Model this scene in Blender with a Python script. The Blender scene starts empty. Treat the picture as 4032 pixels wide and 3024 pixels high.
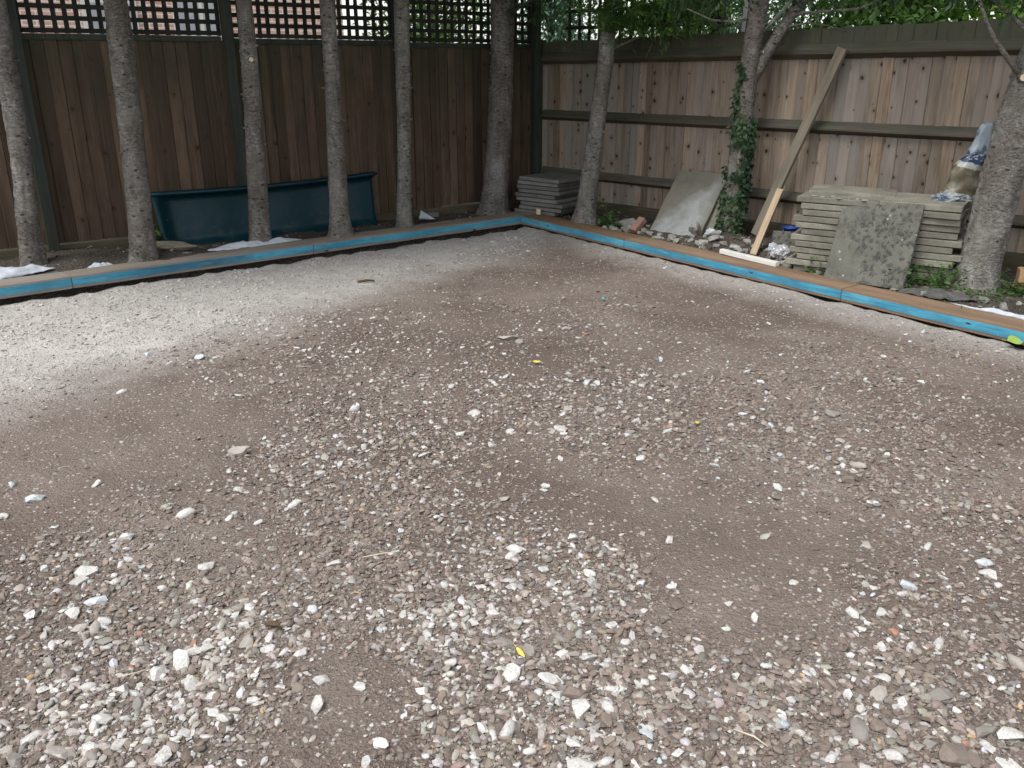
import bpy, bmesh, math, random
import numpy as np
from mathutils import Vector, Matrix, noise as mnoise

random.seed(7)
RNG = np.random.default_rng(11)
SC = bpy.context.scene
COL = SC.collection
R = math.radians

# ------------------------------------------------------------------ camera, sky, sun, exposure
cam_d = bpy.data.cameras.new('camera')
cam = bpy.data.objects.new('camera', cam_d)
COL.objects.link(cam)
cam.location = (0, 0, 1.55)
cam.rotation_euler = (R(90 - 20.364), 0, 0)
cam_d.sensor_width = 36
cam_d.lens = 36 * 3400 / 4032
cam_d.clip_start = 0.05
cam_d.clip_end = 2000
SC.camera = cam

SUN_V = Vector((-0.34, -0.36, 0.87)).normalized()      # towards the sun: behind the camera, to its left
w = bpy.data.worlds.new('World')
SC.world = w
w.use_nodes = True
wn = w.node_tree
wn.nodes.clear()
sky = wn.nodes.new('ShaderNodeTexSky')
sky.sky_type = 'NISHITA'
sky.sun_disc = False
sky.sun_elevation = math.asin(SUN_V.z)
sky.sun_rotation = math.atan2(SUN_V.x, SUN_V.y)
sky.air_density = 1.0
sky.dust_density = 1.5
hs = wn.nodes.new('ShaderNodeHueSaturation')
hs.inputs['Saturation'].default_value = 0.22
bg = wn.nodes.new('ShaderNodeBackground')
bg.inputs['Strength'].default_value = 0.135
wo = wn.nodes.new('ShaderNodeOutputWorld')
wn.links.new(sky.outputs[0], hs.inputs['Color'])
wn.links.new(hs.outputs[0], bg.inputs['Color'])
wn.links.new(bg.outputs[0], wo.inputs['Surface'])

sun_d = bpy.data.lights.new('sun', 'SUN')
sun_d.energy = 1.5
sun_d.angle = R(24)
sun_d.color = (1.0, 0.975, 0.945)
sun = bpy.data.objects.new('sun', sun_d)
COL.objects.link(sun)
sun.rotation_euler = SUN_V.to_track_quat('Z', 'Y').to_euler()
sun.location = SUN_V * 30

SC.render.engine = 'CYCLES'
SC.cycles.use_denoising = True
SC.cycles.max_bounces = 6
SC.cycles.diffuse_bounces = 3
SC.cycles.transparent_max_bounces = 8
SC.view_settings.view_transform = 'Standard'
SC.view_settings.look = 'None'
SC.view_settings.gamma = 1
SC.view_settings.exposure = 1.1
SC.view_settings.use_curve_mapping = False

# ------------------------------------------------------------------ layout of the plot
P0 = Vector((0.27, 9.75))                                   # corner where the two fences meet
AL, AR = R(34), R(42.5)
DL = Vector((-math.cos(AL), -math.sin(AL))); NL = Vector((math.sin(AL), -math.cos(AL)))
DR = Vector((math.cos(AR), -math.sin(AR))); NR = Vector((-math.sin(AR), -math.cos(AR)))
C0 = Vector((0.088, 8.842))                                 # inner corner of the timber edging
TL = Vector((-0.7735, -0.6338)); TR = Vector((0.581, -0.814))
OL = Vector((-0.6338, 0.7735)); OR = Vector((0.814, 0.581)) # outward normals of the edging
def fl(s, o=0, z=0):
    q = P0 + DL * s + NL * o
    return Vector((q.x, q.y, z))
def fr(s, o=0, z=0):
    q = P0 + DR * s + NR * o
    return Vector((q.x, q.y, z))

# ------------------------------------------------------------------ helpers
ROOT = {}
def tag(o, label=None, cat=None, group=None, kind=None):
    if label: o['label'] = label
    if cat: o['category'] = cat
    if group: o['group'] = group
    if kind: o['kind'] = kind
    return o
def thing(name, loc, label, cat, group=None):
    o = bpy.data.objects.new(name, None)
    o.empty_display_size = 0.1
    COL.objects.link(o)
    o.location = loc
    ROOT[o] = Vector(loc)
    return tag(o, label, cat, group)
def rootloc(p):
    while p is not None:
        if p in ROOT: return ROOT[p]
        p = p.parent
    return Vector((0, 0, 0))
def link(name, me, parent=None, loc=None, rot=None, scale=None):
    o = bpy.data.objects.new(name, me)
    COL.objects.link(o)
    if parent is not None: o.parent = parent
    if loc is not None: o.location = loc
    if rot is not None: o.rotation_euler = rot
    if scale is not None: o.scale = scale
    return o
def make_mesh(name, verts, faces, mats, smooth=False, fm=None):
    me = bpy.data.meshes.new(name)
    me.from_pydata([tuple(v) for v in verts], [], [tuple(f) for f in faces])
    for m in (mats if isinstance(mats, (list, tuple)) else [mats]): me.materials.append(m)
    if fm is not None: me.polygons.foreach_set('material_index', fm)
    if smooth: me.polygons.foreach_set('use_smooth', [True] * len(me.polygons))
    me.update()
    return me
class MB:
    """collects shapes in world coordinates; build() links them as one mesh object under a parent"""
    def __init__(s): s.v = []; s.f = []; s.m = []
    def add(s, v, f, m=0):
        n = len(s.v); s.v += [Vector(a) for a in v]; s.f += [tuple(i + n for i in a) for a in f]; s.m += [m] * len(f)
    def obox(s, o, ax, ay, az, m=0):
        o, ax, ay, az = map(Vector, (o, ax, ay, az))
        v = [o, o+ax, o+ax+ay, o+ay, o+az, o+ax+az, o+ax+ay+az, o+ay+az]
        f = [(0,3,2,1), (4,5,6,7), (0,1,5,4), (1,2,6,5), (2,3,7,6), (3,0,4,7)]
        if ax.cross(ay).dot(az) < 0: f = [a[::-1] for a in f]
        s.add(v, f, m)
    def tube(s, pts, rad, n=8, m=0, cap=True, rough=0.0, seed=0):
        pts = [Vector(p) for p in pts]; rings = []; base = len(s.v)
        for i, p in enumerate(pts):
            t = (pts[min(i+1, len(pts)-1)] - pts[max(i-1, 0)]).normalized()
            u = t.cross(Vector((0.3, 1, 0.12))).normalized(); v = t.cross(u)
            for k in range(n):
                a = 2*math.pi*k/n
                r = rad[i] if isinstance(rad, (list, tuple)) else rad
                if rough: r *= 1 + rough * mnoise.noise(Vector((math.cos(a)*2+seed, math.sin(a)*2, i*0.7)))
                s.v.append(p + (u*math.cos(a) + v*math.sin(a)) * r)
        for i in range(len(pts)-1):
            for k in range(n):
                a = base+i*n+k; b = base+i*n+(k+1) % n
                s.f.append((a, b, b+n, a+n)); s.m.append(m)
        if cap:
            s.f.append(tuple(base+k for k in range(n))[::-1]); s.m.append(m)
            e = base+(len(pts)-1)*n
            s.f.append(tuple(e+k for k in range(n))); s.m.append(m)
    def build(s, name, mats, parent=None, smooth=False, bevel=0, auto=None):
        o = rootloc(parent)
        me = make_mesh(name, [v - o for v in s.v], s.f, mats, smooth, s.m)
        if bevel or auto is not None:
            bm = bmesh.new(); bm.from_mesh(me)
            if bevel:
                bmesh.ops.bevel(bm, geom=bm.edges[:], offset=bevel, segments=1, affect='EDGES', clamp_overlap=True)
            bm.to_mesh(me); bm.free()
        return link(name, me, parent)

_LAT = RNG.random((4, 257, 257))
def vnoise(x, y, k=0):
    x = np.asarray(x, float) % 256; y = np.asarray(y, float) % 256
    i = np.floor(x).astype(int); j = np.floor(y).astype(int); u = x - i; v = y - j
    u = u*u*(3-2*u); v = v*v*(3-2*v); L = _LAT[k]
    return (L[i, j]*(1-u)+L[i+1, j]*u)*(1-v) + (L[i, j+1]*(1-u)+L[i+1, j+1]*u)*v
def fbm(x, y, k=0, o=4):
    a = 0; t = 0; am = 1
    for q in range(o):
        a = a + am*vnoise(np.asarray(x)*2**q + 37*q + 60, np.asarray(y)*2**q + 17*q + 60, k); t += am; am *= 0.5
    return a/t

# ------------------------------------------------------------------ node materials
class NT:
    def __init__(s, name):
        s.mat = bpy.data.materials.new(name); s.mat.use_nodes = True
        s.t = s.mat.node_tree; s.t.nodes.clear()
        s.out = s.n('ShaderNodeOutputMaterial'); s.b = s.n('ShaderNodeBsdfPrincipled')
        s.l(s.b.outputs[0], s.out.inputs['Surface'])
        s.b.inputs['Specular IOR Level'].default_value = 0.25
        s.rough(0.85)
        s._c = None
    def n(s, t): return s.t.nodes.new(t)
    def l(s, a, b): s.t.links.new(a, b)
    def sv(s, sock, v):
        if hasattr(v, 'links') or hasattr(v, 'is_linked'): s.l(v, sock)
        else: sock.default_value = v
    def rough(s, v): s.sv(s.b.inputs['Roughness'], v)
    def color(s, v): s.sv(s.b.inputs['Base Color'], v if not isinstance(v, tuple) else (*v[:3], 1))
    def oc(s):
        if s._c is None: s._c = s.n('ShaderNodeTexCoord')
        return s._c.outputs['Object']
    def gen(s):
        s.oc(); return s._c.outputs['Generated']
    def pos(s): return s.n('ShaderNodeNewGeometry').outputs['Position']
    def rnd(s): return s.n('ShaderNodeObjectInfo').outputs['Random']
    def math(s, op, a, b=0.5, c=None, clamp=False):
        q = s.n('ShaderNodeMath'); q.operation = op; q.use_clamp = clamp
        s.sv(q.inputs[0], a); s.sv(q.inputs[1], b)
        if c is not None: s.sv(q.inputs[2], c)
        return q.outputs[0]
    def vec(s, op, a, b):
        q = s.n('ShaderNodeVectorMath'); q.operation = op; s.sv(q.inputs[0], a); s.sv(q.inputs[1], b)
        return q.outputs[0]
    def comb(s, x, y, z):
        q = s.n('ShaderNodeCombineXYZ')
        for i, v in enumerate((x, y, z)): s.sv(q.inputs[i], v)
        return q.outputs[0]
    def sep(s, v):
        q = s.n('ShaderNodeSeparateXYZ'); s.l(v, q.inputs[0]); return q.outputs
    def shift(s, v, amt=37.0):
        r = s.math('MULTIPLY', s.rnd(), amt)
        return s.vec('ADD', v, s.comb(r, s.math('MULTIPLY', r, 1.7), s.math('MULTIPLY', r, 0.6)))
    def noise(s, v, scale=5, detail=4, rough=0.55, sc3=None, dist=0.0):
        if sc3: v = s.vec('MULTIPLY', v, sc3)
        q = s.n('ShaderNodeTexNoise'); s.l(v, q.inputs['Vector'])
        q.inputs['Scale'].default_value = scale; q.inputs['Detail'].default_value = detail
        q.inputs['Roughness'].default_value = rough; q.inputs['Distortion'].default_value = dist
        return q.outputs['Fac']
    def voro(s, v, scale=5, feat='F1', sc3=None, out='Distance', rand=1.0, dim='3D'):
        if sc3: v = s.vec('MULTIPLY', v, sc3)
        q = s.n('ShaderNodeTexVoronoi'); q.feature = feat; q.voronoi_dimensions = dim; s.l(v, q.inputs['Vector'])
        q.inputs['Scale'].default_value = scale; q.inputs['Randomness'].default_value = rand
        return q.outputs[out]
    def ramp(s, fac, stops, interp='LINEAR'):
        q = s.n('ShaderNodeValToRGB'); s.sv(q.inputs[0], fac); e = q.color_ramp.elements
        q.color_ramp.interpolation = interp
        while len(e) < len(stops): e.new(0.5)
        for i, (p, c) in enumerate(stops):
            e[i].position = p; e[i].color = (*c, 1) if len(c) == 3 else c
        return q.outputs[0]
    def lin(s, v, a, b, lo=0.0, hi=1.0):
        q = s.n('ShaderNodeMapRange'); s.sv(q.inputs[0], v)
        for i, x in enumerate((a, b, lo, hi)): q.inputs[i+1].default_value = x
        return q.outputs[0]
    def mix(s, fac, a, b, mode='MIX'):
        q = s.n('ShaderNodeMix'); q.data_type = 'RGBA'; q.blend_type = mode; s.sv(q.inputs[0], fac)
        s.sv(q.inputs[6], a if not isinstance(a, tuple) else (*a[:3], 1)); s.sv(q.inputs[7], b if not isinstance(b, tuple) else (*b[:3], 1))
        return q.outputs[2]
    def bump(s, hgt, strength=0.5, dist=0.01):
        q = s.n('ShaderNodeBump'); q.inputs['Strength'].default_value = strength; q.inputs['Distance'].default_value = dist
        s.l(hgt, q.inputs['Height']); s.l(q.outputs[0], s.b.inputs['Normal'])
        return q

def wood(name, cols, grain=1.0, knots=0.0, algae=None, grey=0.0, knotcol=(0.035, 0.022, 0.015), axis='z', stain=None, per=0.5, rough=0.85, streaks=0.5, gcol=(0.26, 0.25, 0.24), ksize=0.16, am=(0.25, 0.65)):
    """weathered timber; grain runs along the local axis; algae = (colour, low, high, amount) in local z"""
    n = NT(name); v = n.shift(n.oc())
    st = {'z': (1, 1, 0.05), 'x': (0.05, 1, 1), 'y': (1, 0.05, 1)}[axis]
    g = n.noise(v, 55*grain, 5, 0.6, st)
    g2 = n.noise(v, 9, 3, 0.5, st)
    c = n.ramp(n.math('ADD', n.math('MULTIPLY', g, 0.55), n.math('MULTIPLY', g2, 0.45)), [(0.30, cols[0]), (0.5, cols[1]), (0.70, cols[2])])
    br = n.lin(n.rnd(), 0, 1, 1-per, 1+per*0.6)
    c = n.mix(1.0, c, n.comb(br, br, br), 'MULTIPLY')
    dk = n.noise(v, 14, 4, 0.6, {'z': (1, 1, 0.16), 'x': (0.16, 1, 1), 'y': (1, 0.16, 1)}[axis])
    c = n.mix(n.lin(dk, 0.53, 0.72, 0.0, streaks), c, tuple(x*0.35 for x in cols[0]))
    if grey:
        c = n.mix(n.math('MULTIPLY', n.lin(n.noise(v, 3, 3, 0.5, st), 0.4, 0.7), grey), c, gcol)
        rg = n.math('FRACT', n.math('MULTIPLY', n.rnd(), 13.7))
        c = n.mix(n.math('MULTIPLY', n.lin(rg, 0.55, 1.0), grey*0.8), c, gcol)
    if stain:
        m = n.lin(n.noise(v, 2.2, 5, 0.6), 0.45, 0.7)
        c = n.mix(n.math('MULTIPLY', m, stain[1]), c, stain[0])
    if knots:
        sx, sy, sz = n.sep(v)
        vv = {'z': lambda: n.comb(sx, n.math('MULTIPLY', sz, 0.8), 0.0), 'x': lambda: n.comb(sz, n.math('MULTIPLY', sx, 0.8), 0.0), 'y': lambda: n.comb(sx, n.math('MULTIPLY', sy, 0.8), 0.0)}[axis]()
        vv = n.vec('ADD', vv, n.comb(n.math('MULTIPLY', g2, 0.04), n.math('MULTIPLY', g, 0.02), 0.0))
        d = n.voro(vv, 8.5, dim='2D'); rc = n.voro(vv, 8.5, out='Color', dim='2D')
        rs = n.sep(rc)[0]
        size = n.math('MULTIPLY', n.lin(rs, 1-knots, 1.0, 0.0, 1), ksize)
        halo = n.math('SUBTRACT', 1.0, n.math('DIVIDE', d, n.math('ADD', n.math('MULTIPLY', size, 2.6), 0.0005)), clamp=True)
        c = n.mix(n.math('MULTIPLY', halo, 0.55), c, tuple(0.5*(a+b) for a, b in zip(cols[0], knotcol)))
        core = n.math('SUBTRACT', 1.0, n.math('DIVIDE', d, n.math('ADD', size, 0.0005)), clamp=True)
        c = n.mix(n.lin(core, 0.0, 0.45), c, knotcol)
    if algae:
        z = n.sep(n.oc())[2]
        m = n.math('MULTIPLY', n.lin(z, algae[1], algae[2]), n.lin(n.noise(v, 4, 4, 0.6), am[0], am[1]))
        c = n.mix(n.math('MULTIPLY', m, algae[3]), c, algae[0])
    n.color(c); n.rough(rough); n.bump(g, 0.35, 0.004)
    return n.mat

M = {}
M['board_right'] = wood('pale_board', [(0.12, 0.088, 0.062), (0.225, 0.172, 0.125), (0.33, 0.265, 0.205)], knots=0.66, grey=0.5, per=0.32, gcol=(0.23, 0.22, 0.21), ksize=0.15,
                        algae=((0.05, 0.056, 0.036), 1.34, 1.40, 0.88), am=(-0.1, 0.4))
M['board_left'] = wood('brown_board', [(0.06, 0.040, 0.028), (0.11, 0.075, 0.052), (0.165, 0.117, 0.082)], knots=0.3, per=0.46, streaks=0.4,
                       algae=((0.05, 0.052, 0.032), 0.7, 1.5, 0.85), stain=((0.05, 0.033, 0.023), 0.55))
M['post'] = wood('green_post', [(0.026, 0.032, 0.025), (0.04, 0.047, 0.037), (0.058, 0.064, 0.05)], per=0.12, knots=0.1)
M['rail'] = wood('arris_rail', [(0.045, 0.033, 0.024), (0.085, 0.066, 0.050), (0.13, 0.105, 0.08)], axis='x', per=0.1, stain=((0.05, 0.056, 0.03), 0.6))
M['rail_top'] = wood('mossy_rail', [(0.045, 0.042, 0.032), (0.08, 0.075, 0.059), (0.12, 0.114, 0.094)], axis='x', per=0.1, stain=((0.048, 0.062, 0.028), 0.55))
M['gravel_board'] = wood('gravel_board', [(0.045, 0.036, 0.025), (0.085, 0.07, 0.046), (0.125, 0.105, 0.07)], axis='x', per=0.2, stain=((0.05, 0.055, 0.028), 0.6))
M['trellis'] = wood('dark_trellis', [(0.016, 0.018, 0.014), (0.028, 0.03, 0.024), (0.045, 0.046, 0.038)], per=0.2)
M['trellis_lit'] = wood('lit_trellis', [(0.14, 0.14, 0.11), (0.24, 0.24, 0.2), (0.35, 0.35, 0.3)], per=0.3)  # paler copy of the dark trellis wood: light on two slats painted in
M['sleeper'] = wood('wet_sleeper', [(0.11, 0.062, 0.032), (0.20, 0.122, 0.068), (0.29, 0.19, 0.11)], axis='x', per=0.12, knots=0.1, grey=0.2, streaks=0.6)
M['sleeper_dry'] = wood('dry_sleeper', [(0.13, 0.10, 0.072), (0.21, 0.168, 0.125), (0.28, 0.235, 0.18)], axis='x', per=0.12, knots=0.1, grey=0.4, streaks=0.5)
M['plank'] = wood('plank_wood', [(0.125, 0.102, 0.066), (0.19, 0.16, 0.11), (0.26, 0.225, 0.16)], axis='z', per=0.05, knots=0.15, grey=0.3)
M['stake'] = wood('stake_wood', [(0.24, 0.175, 0.11), (0.35, 0.265, 0.175), (0.44, 0.35, 0.245)], axis='z', per=0.05, knots=0.1)
M['offcut'] = wood('offcut_wood', [(0.25, 0.145, 0.07), (0.36, 0.225, 0.12), (0.45, 0.30, 0.17)], axis='x', per=0.05)
M['cutwood'] = wood('cut_wood', [(0.46, 0.36, 0.24), (0.58, 0.47, 0.32), (0.66, 0.56, 0.42)], per=0.1)

def paint_blue():
    n = NT('blue_stain'); v = n.shift(n.oc())
    g = n.noise(v, 75, 5, 0.65, (0.045, 1, 1)); g2 = n.noise(v, 3.2, 5, 0.65, (0.45, 1, 1.2)); g3 = n.noise(v, 34, 4, 0.6, (0.12, 1, 1))
    c = n.ramp(g2, [(0.30, (0.026, 0.125, 0.20)), (0.47, (0.045, 0.24, 0.36)), (0.60, (0.08, 0.33, 0.45)), (0.75, (0.14, 0.41, 0.52))])
    c = n.mix(n.lin(n.noise(v, 7, 5, 0.7, (0.4, 1, 1)), 0.58, 0.70, 0, 0.35), c, (0.075, 0.06, 0.045))
    c = n.mix(n.lin(g, 0.50, 0.68, 0, 0.6), c, (0.022, 0.08, 0.12))
    c = n.mix(n.lin(g3, 0.58, 0.75, 0, 0.6), c, (0.16, 0.33, 0.39))
    d = n.voro(v, 5.0, sc3=(0.8, 0, 2.2))
    c = n.mix(n.lin(d, 0.10, 0.05), c, (0.02, 0.045, 0.055))
    mud = n.math('MULTIPLY', n.lin(n.sep(n.pos())[2], 0.075, 0.035), n.lin(n.noise(n.pos(), 9, 6, 0.7), 0.38, 0.62))
    c = n.mix(n.math('MULTIPLY', mud, 0.35), c, (0.13, 0.10, 0.08))
    n.color(c); n.rough(0.65); n.bump(g, 0.4, 0.003); return n.mat
M['blue'] = paint_blue()

def bark():
    n = NT('cypress_bark'); v = n.shift(n.pos())
    a = n.noise(v, 8, 5, 0.65, (1, 1, 0.35)); b = n.noise(v, 26, 6, 0.75, (0.7, 0.7, 1.5), 1.0); e = n.noise(v, 75, 4, 0.65, (0.6, 0.6, 1.8), 0.6)
    big = n.noise(v, 2.2, 4, 0.6); r = n.math('FRACT', n.math('MULTIPLY', n.rnd(), 7.31))
    c = n.ramp(n.math('ADD', n.math('MULTIPLY', a, 0.5), n.math('MULTIPLY', b, 0.5)), [(0.36, (0.085, 0.074, 0.064)), (0.45, (0.17, 0.155, 0.138)), (0.53, (0.255, 0.24, 0.218)), (0.64, (0.40, 0.385, 0.36))])
    c = n.mix(n.lin(big, 0.45, 0.7, 0, 0.65), c, (0.14, 0.112, 0.092))
    c = n.mix(n.math('MULTIPLY', n.lin(big, 0.5, 0.3), n.lin(r, 0.0, 1.0, 0.05, 0.5)), c, (0.135, 0.145, 0.11))
    fl_ = n.math('MULTIPLY', n.lin(e, 0.54, 0.63), n.lin(n.noise(v, 5, 3, 0.5), 0.38, 0.6, 0.15, 1.0))
    c = n.mix(n.math('MULTIPLY', fl_, 0.7), c, (0.06, 0.05, 0.042))
    pale = n.lin(n.noise(n.vec('ADD', v, (3.3, 1.2, 0.7)), 60, 3, 0.6, (0.6, 0.6, 1.5)), 0.60, 0.68)
    c = n.mix(n.math('MULTIPLY', pale, 0.7), c, (0.42, 0.40, 0.37))
    d = n.voro(v, 13, sc3=(1, 1, 2.0)); rs = n.sep(n.voro(v, 13, out='Color', sc3=(1, 1, 2.0)))[0]
    spot = n.math('MULTIPLY', n.lin(d, 0.24, 0.12), n.math('GREATER_THAN', rs, 0.6))
    c = n.mix(n.math('MULTIPLY', spot, 0.85), c, (0.036, 0.029, 0.023))
    br = n.lin(r, 0, 1, 0.88, 1.12); c = n.mix(1.0, c, n.comb(br, br, br), 'MULTIPLY')
    n.color(c); n.rough(0.95); n.bump(n.math('SUBTRACT', n.math('ADD', b, n.math('MULTIPLY', pale, 0.3)), n.math('ADD', n.math('MULTIPLY', spot, 0.5), n.math('MULTIPLY', fl_, 0.35))), 1.0, 0.025); return n.mat
M['bark'] = bark()

def plain(name, col, rough=0.7, var=0.25, scale=14, bump=0.0, spec=0.25, col2=None, trans=0.0):
    n = NT(name); v = n.shift(n.oc()); f = n.noise(v, scale, 5, 0.6)
    lo = tuple(x*(1-var) for x in col); hi = col2 or tuple(min(1, x*(1+var)) for x in col)
    n.color(n.ramp(f, [(0.3, lo), (0.7, hi)])); n.rough(rough)
    n.b.inputs['Specular IOR Level'].default_value = spec
    if bump: n.bump(f, bump, 0.01)
    if trans:
        n.b.inputs['Transmission Weight'].default_value = 0.0
        t = n.n('ShaderNodeBsdfTranslucent'); t.inputs[0].default_value = (*hi, 1)
        m = n.n('ShaderNodeMixShader'); m.inputs[0].default_value = trans
        n.l(n.b.outputs[0], m.inputs[1]); n.l(t.outputs[0], m.inputs[2]); n.l(m.outputs[0], n.out.inputs['Surface'])
    return n.mat
def leafmat(name, c1, c2, c3, trans=0.35):
    n = NT(name)
    r = n.noise(n.pos(), 3.5, 2, 0.5); r2 = n.noise(n.pos(), 42, 2, 0.5)
    f = n.math('ADD', n.math('MULTIPLY', r, 0.5), n.math('MULTIPLY', r2, 0.5))
    c = n.ramp(f, [(0.32, c1), (0.5, c2), (0.68, c3)])
    n.color(c); n.rough(0.5)
    t = n.n('ShaderNodeBsdfTranslucent'); n.l(n.mix(1.0, c, (1.1, 1.35, 0.7), 'MULTIPLY'), t.inputs[0])
    m = n.n('ShaderNodeMixShader'); m.inputs[0].default_value = trans
    n.l(n.b.outputs[0], m.inputs[1]); n.l(t.outputs[0], m.inputs[2]); n.l(m.outputs[0], n.out.inputs['Surface'])
    return n.mat
M['cypress'] = leafmat('cypress_sprays', (0.02, 0.04, 0.02), (0.04, 0.078, 0.034), (0.07, 0.125, 0.05), 0.25)
M['leaf_light'] = leafmat('light_leaves', (0.12, 0.21, 0.05), (0.28, 0.41, 0.12), (0.42, 0.54, 0.24), 0.5)
M['leaf_mid'] = leafmat('mid_leaves', (0.04, 0.085, 0.028), (0.09, 0.165, 0.05), (0.15, 0.24, 0.08), 0.45)
M['leaf_blue'] = leafmat('bluish_leaves', (0.06, 0.11, 0.08), (0.11, 0.19, 0.14), (0.18, 0.28, 0.22), 0.3)
M['ivy'] = leafmat('ivy_leaves', (0.016, 0.034, 0.017), (0.032, 0.064, 0.03), (0.085, 0.135, 0.065), 0.2)
M['weed'] = leafmat('weed_leaves', (0.03, 0.075, 0.02), (0.06, 0.14, 0.03), (0.10, 0.22, 0.05), 0.3)
M['stem'] = plain('plant_stem', (0.10, 0.11, 0.05))

def soil_mat():
    n = NT('dark_soil'); v = n.pos()
    a = n.noise(v, 3, 5, 0.6); b = n.noise(v, 38, 6, 0.7); d = n.voro(v, 45)
    c = n.ramp(n.math('ADD', n.math('MULTIPLY', a, 0.5), n.math('MULTIPLY', b, 0.5)), [(0.3, (0.04, 0.033, 0.026)), (0.5, (0.085, 0.073, 0.06)), (0.7, (0.16, 0.145, 0.125))])
    n.color(c); n.rough(1.0); n.bump(n.math('ADD', b, n.math('MULTIPLY', d, 0.6)), 1.0, 0.03); return n.mat
M['soil'] = soil_mat()

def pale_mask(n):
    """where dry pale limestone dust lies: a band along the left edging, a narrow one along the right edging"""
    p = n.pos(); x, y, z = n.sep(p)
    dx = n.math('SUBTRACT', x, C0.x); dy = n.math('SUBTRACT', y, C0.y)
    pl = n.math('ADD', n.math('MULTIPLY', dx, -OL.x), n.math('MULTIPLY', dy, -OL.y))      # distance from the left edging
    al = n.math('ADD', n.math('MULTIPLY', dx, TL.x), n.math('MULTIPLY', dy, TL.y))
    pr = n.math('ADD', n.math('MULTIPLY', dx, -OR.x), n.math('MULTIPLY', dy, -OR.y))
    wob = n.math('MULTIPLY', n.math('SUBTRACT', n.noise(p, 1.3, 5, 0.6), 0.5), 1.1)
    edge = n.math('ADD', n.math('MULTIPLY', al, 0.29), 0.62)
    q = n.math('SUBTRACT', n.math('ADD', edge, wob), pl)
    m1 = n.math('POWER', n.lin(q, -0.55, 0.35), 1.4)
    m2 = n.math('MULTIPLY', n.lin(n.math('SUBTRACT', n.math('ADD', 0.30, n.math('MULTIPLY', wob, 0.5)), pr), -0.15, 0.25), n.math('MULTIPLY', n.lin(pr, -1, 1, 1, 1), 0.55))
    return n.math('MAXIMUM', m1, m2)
def bed_mat():
    n = NT('gravel_fines'); v = n.pos()
    a = n.noise(v, 0.9, 6, 0.62); b = n.noise(v, 60, 6, 0.7); d = n.voro(v, 130); rc = n.sep(n.voro(v, 130, out='Color'))[0]
    d2 = n.voro(v, 70); rc2 = n.sep(n.voro(v, 70, out='Color'))[1]
    c = n.ramp(a, [(0.3, (0.104, 0.079, 0.064)), (0.5, (0.139, 0.108, 0.089)), (0.7, (0.180, 0.145, 0.123))])
    c = n.mix(n.lin(rc, 0, 1, 0.0, 0.5), c, (0.11, 0.092, 0.083))
    c = n.mix(n.math('MULTIPLY', n.math('GREATER_THAN', rc2, 0.86), n.lin(d2, 0.5, 0.3)), c, (0.42, 0.39, 0.36))
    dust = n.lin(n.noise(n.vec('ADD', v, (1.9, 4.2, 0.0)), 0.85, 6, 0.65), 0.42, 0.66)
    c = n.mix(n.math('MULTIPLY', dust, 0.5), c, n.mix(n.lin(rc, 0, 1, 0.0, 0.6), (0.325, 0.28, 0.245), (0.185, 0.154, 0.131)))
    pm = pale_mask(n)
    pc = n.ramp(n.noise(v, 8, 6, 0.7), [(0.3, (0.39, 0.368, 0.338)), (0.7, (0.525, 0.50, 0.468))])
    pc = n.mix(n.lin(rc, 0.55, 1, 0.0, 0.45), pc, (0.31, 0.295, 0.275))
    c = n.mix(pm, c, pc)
    n.color(c); n.rough(1.0)
    n.b.inputs['Specular IOR Level'].default_value = 0.1
    n.bump(n.math('SUBTRACT', n.math('MULTIPLY', b, 0.8), n.math('ADD', n.math('MULTIPLY', d, 0.5), n.math('MULTIPLY', d2, 0.6))), 0.9, 0.012); return n.mat
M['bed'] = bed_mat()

def stone_mat(name, src):
    n = NT(name)
    if src == 'inst':
        q = n.n('ShaderNodeAttribute'); q.attribute_name = 'col'; q.attribute_type = 'INSTANCER'; c = q.outputs['Color']
    else:
        c = n.n('ShaderNodeObjectInfo').outputs['Color']
    v = n.shift(n.oc()); f = n.noise(v, 2.2, 5, 0.65); f2 = n.noise(n.pos(), 160, 3, 0.6)
    br = n.lin(f, 0.3, 0.7, 0.78, 1.12)
    c = n.mix(1.0, c, n.comb(br, br, br), 'MULTIPLY')
    c = n.mix(n.math('MULTIPLY', n.lin(f2, 0.46, 0.66), 0.5), c, (0.22, 0.18, 0.15))
    n.color(c); n.rough(0.8); n.bump(f2, 0.35, 0.003); return n.mat
M['stone_i'] = stone_mat('gravel_stone', 'inst')
M['stone_o'] = stone_mat('loose_stone', 'obj')

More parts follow.
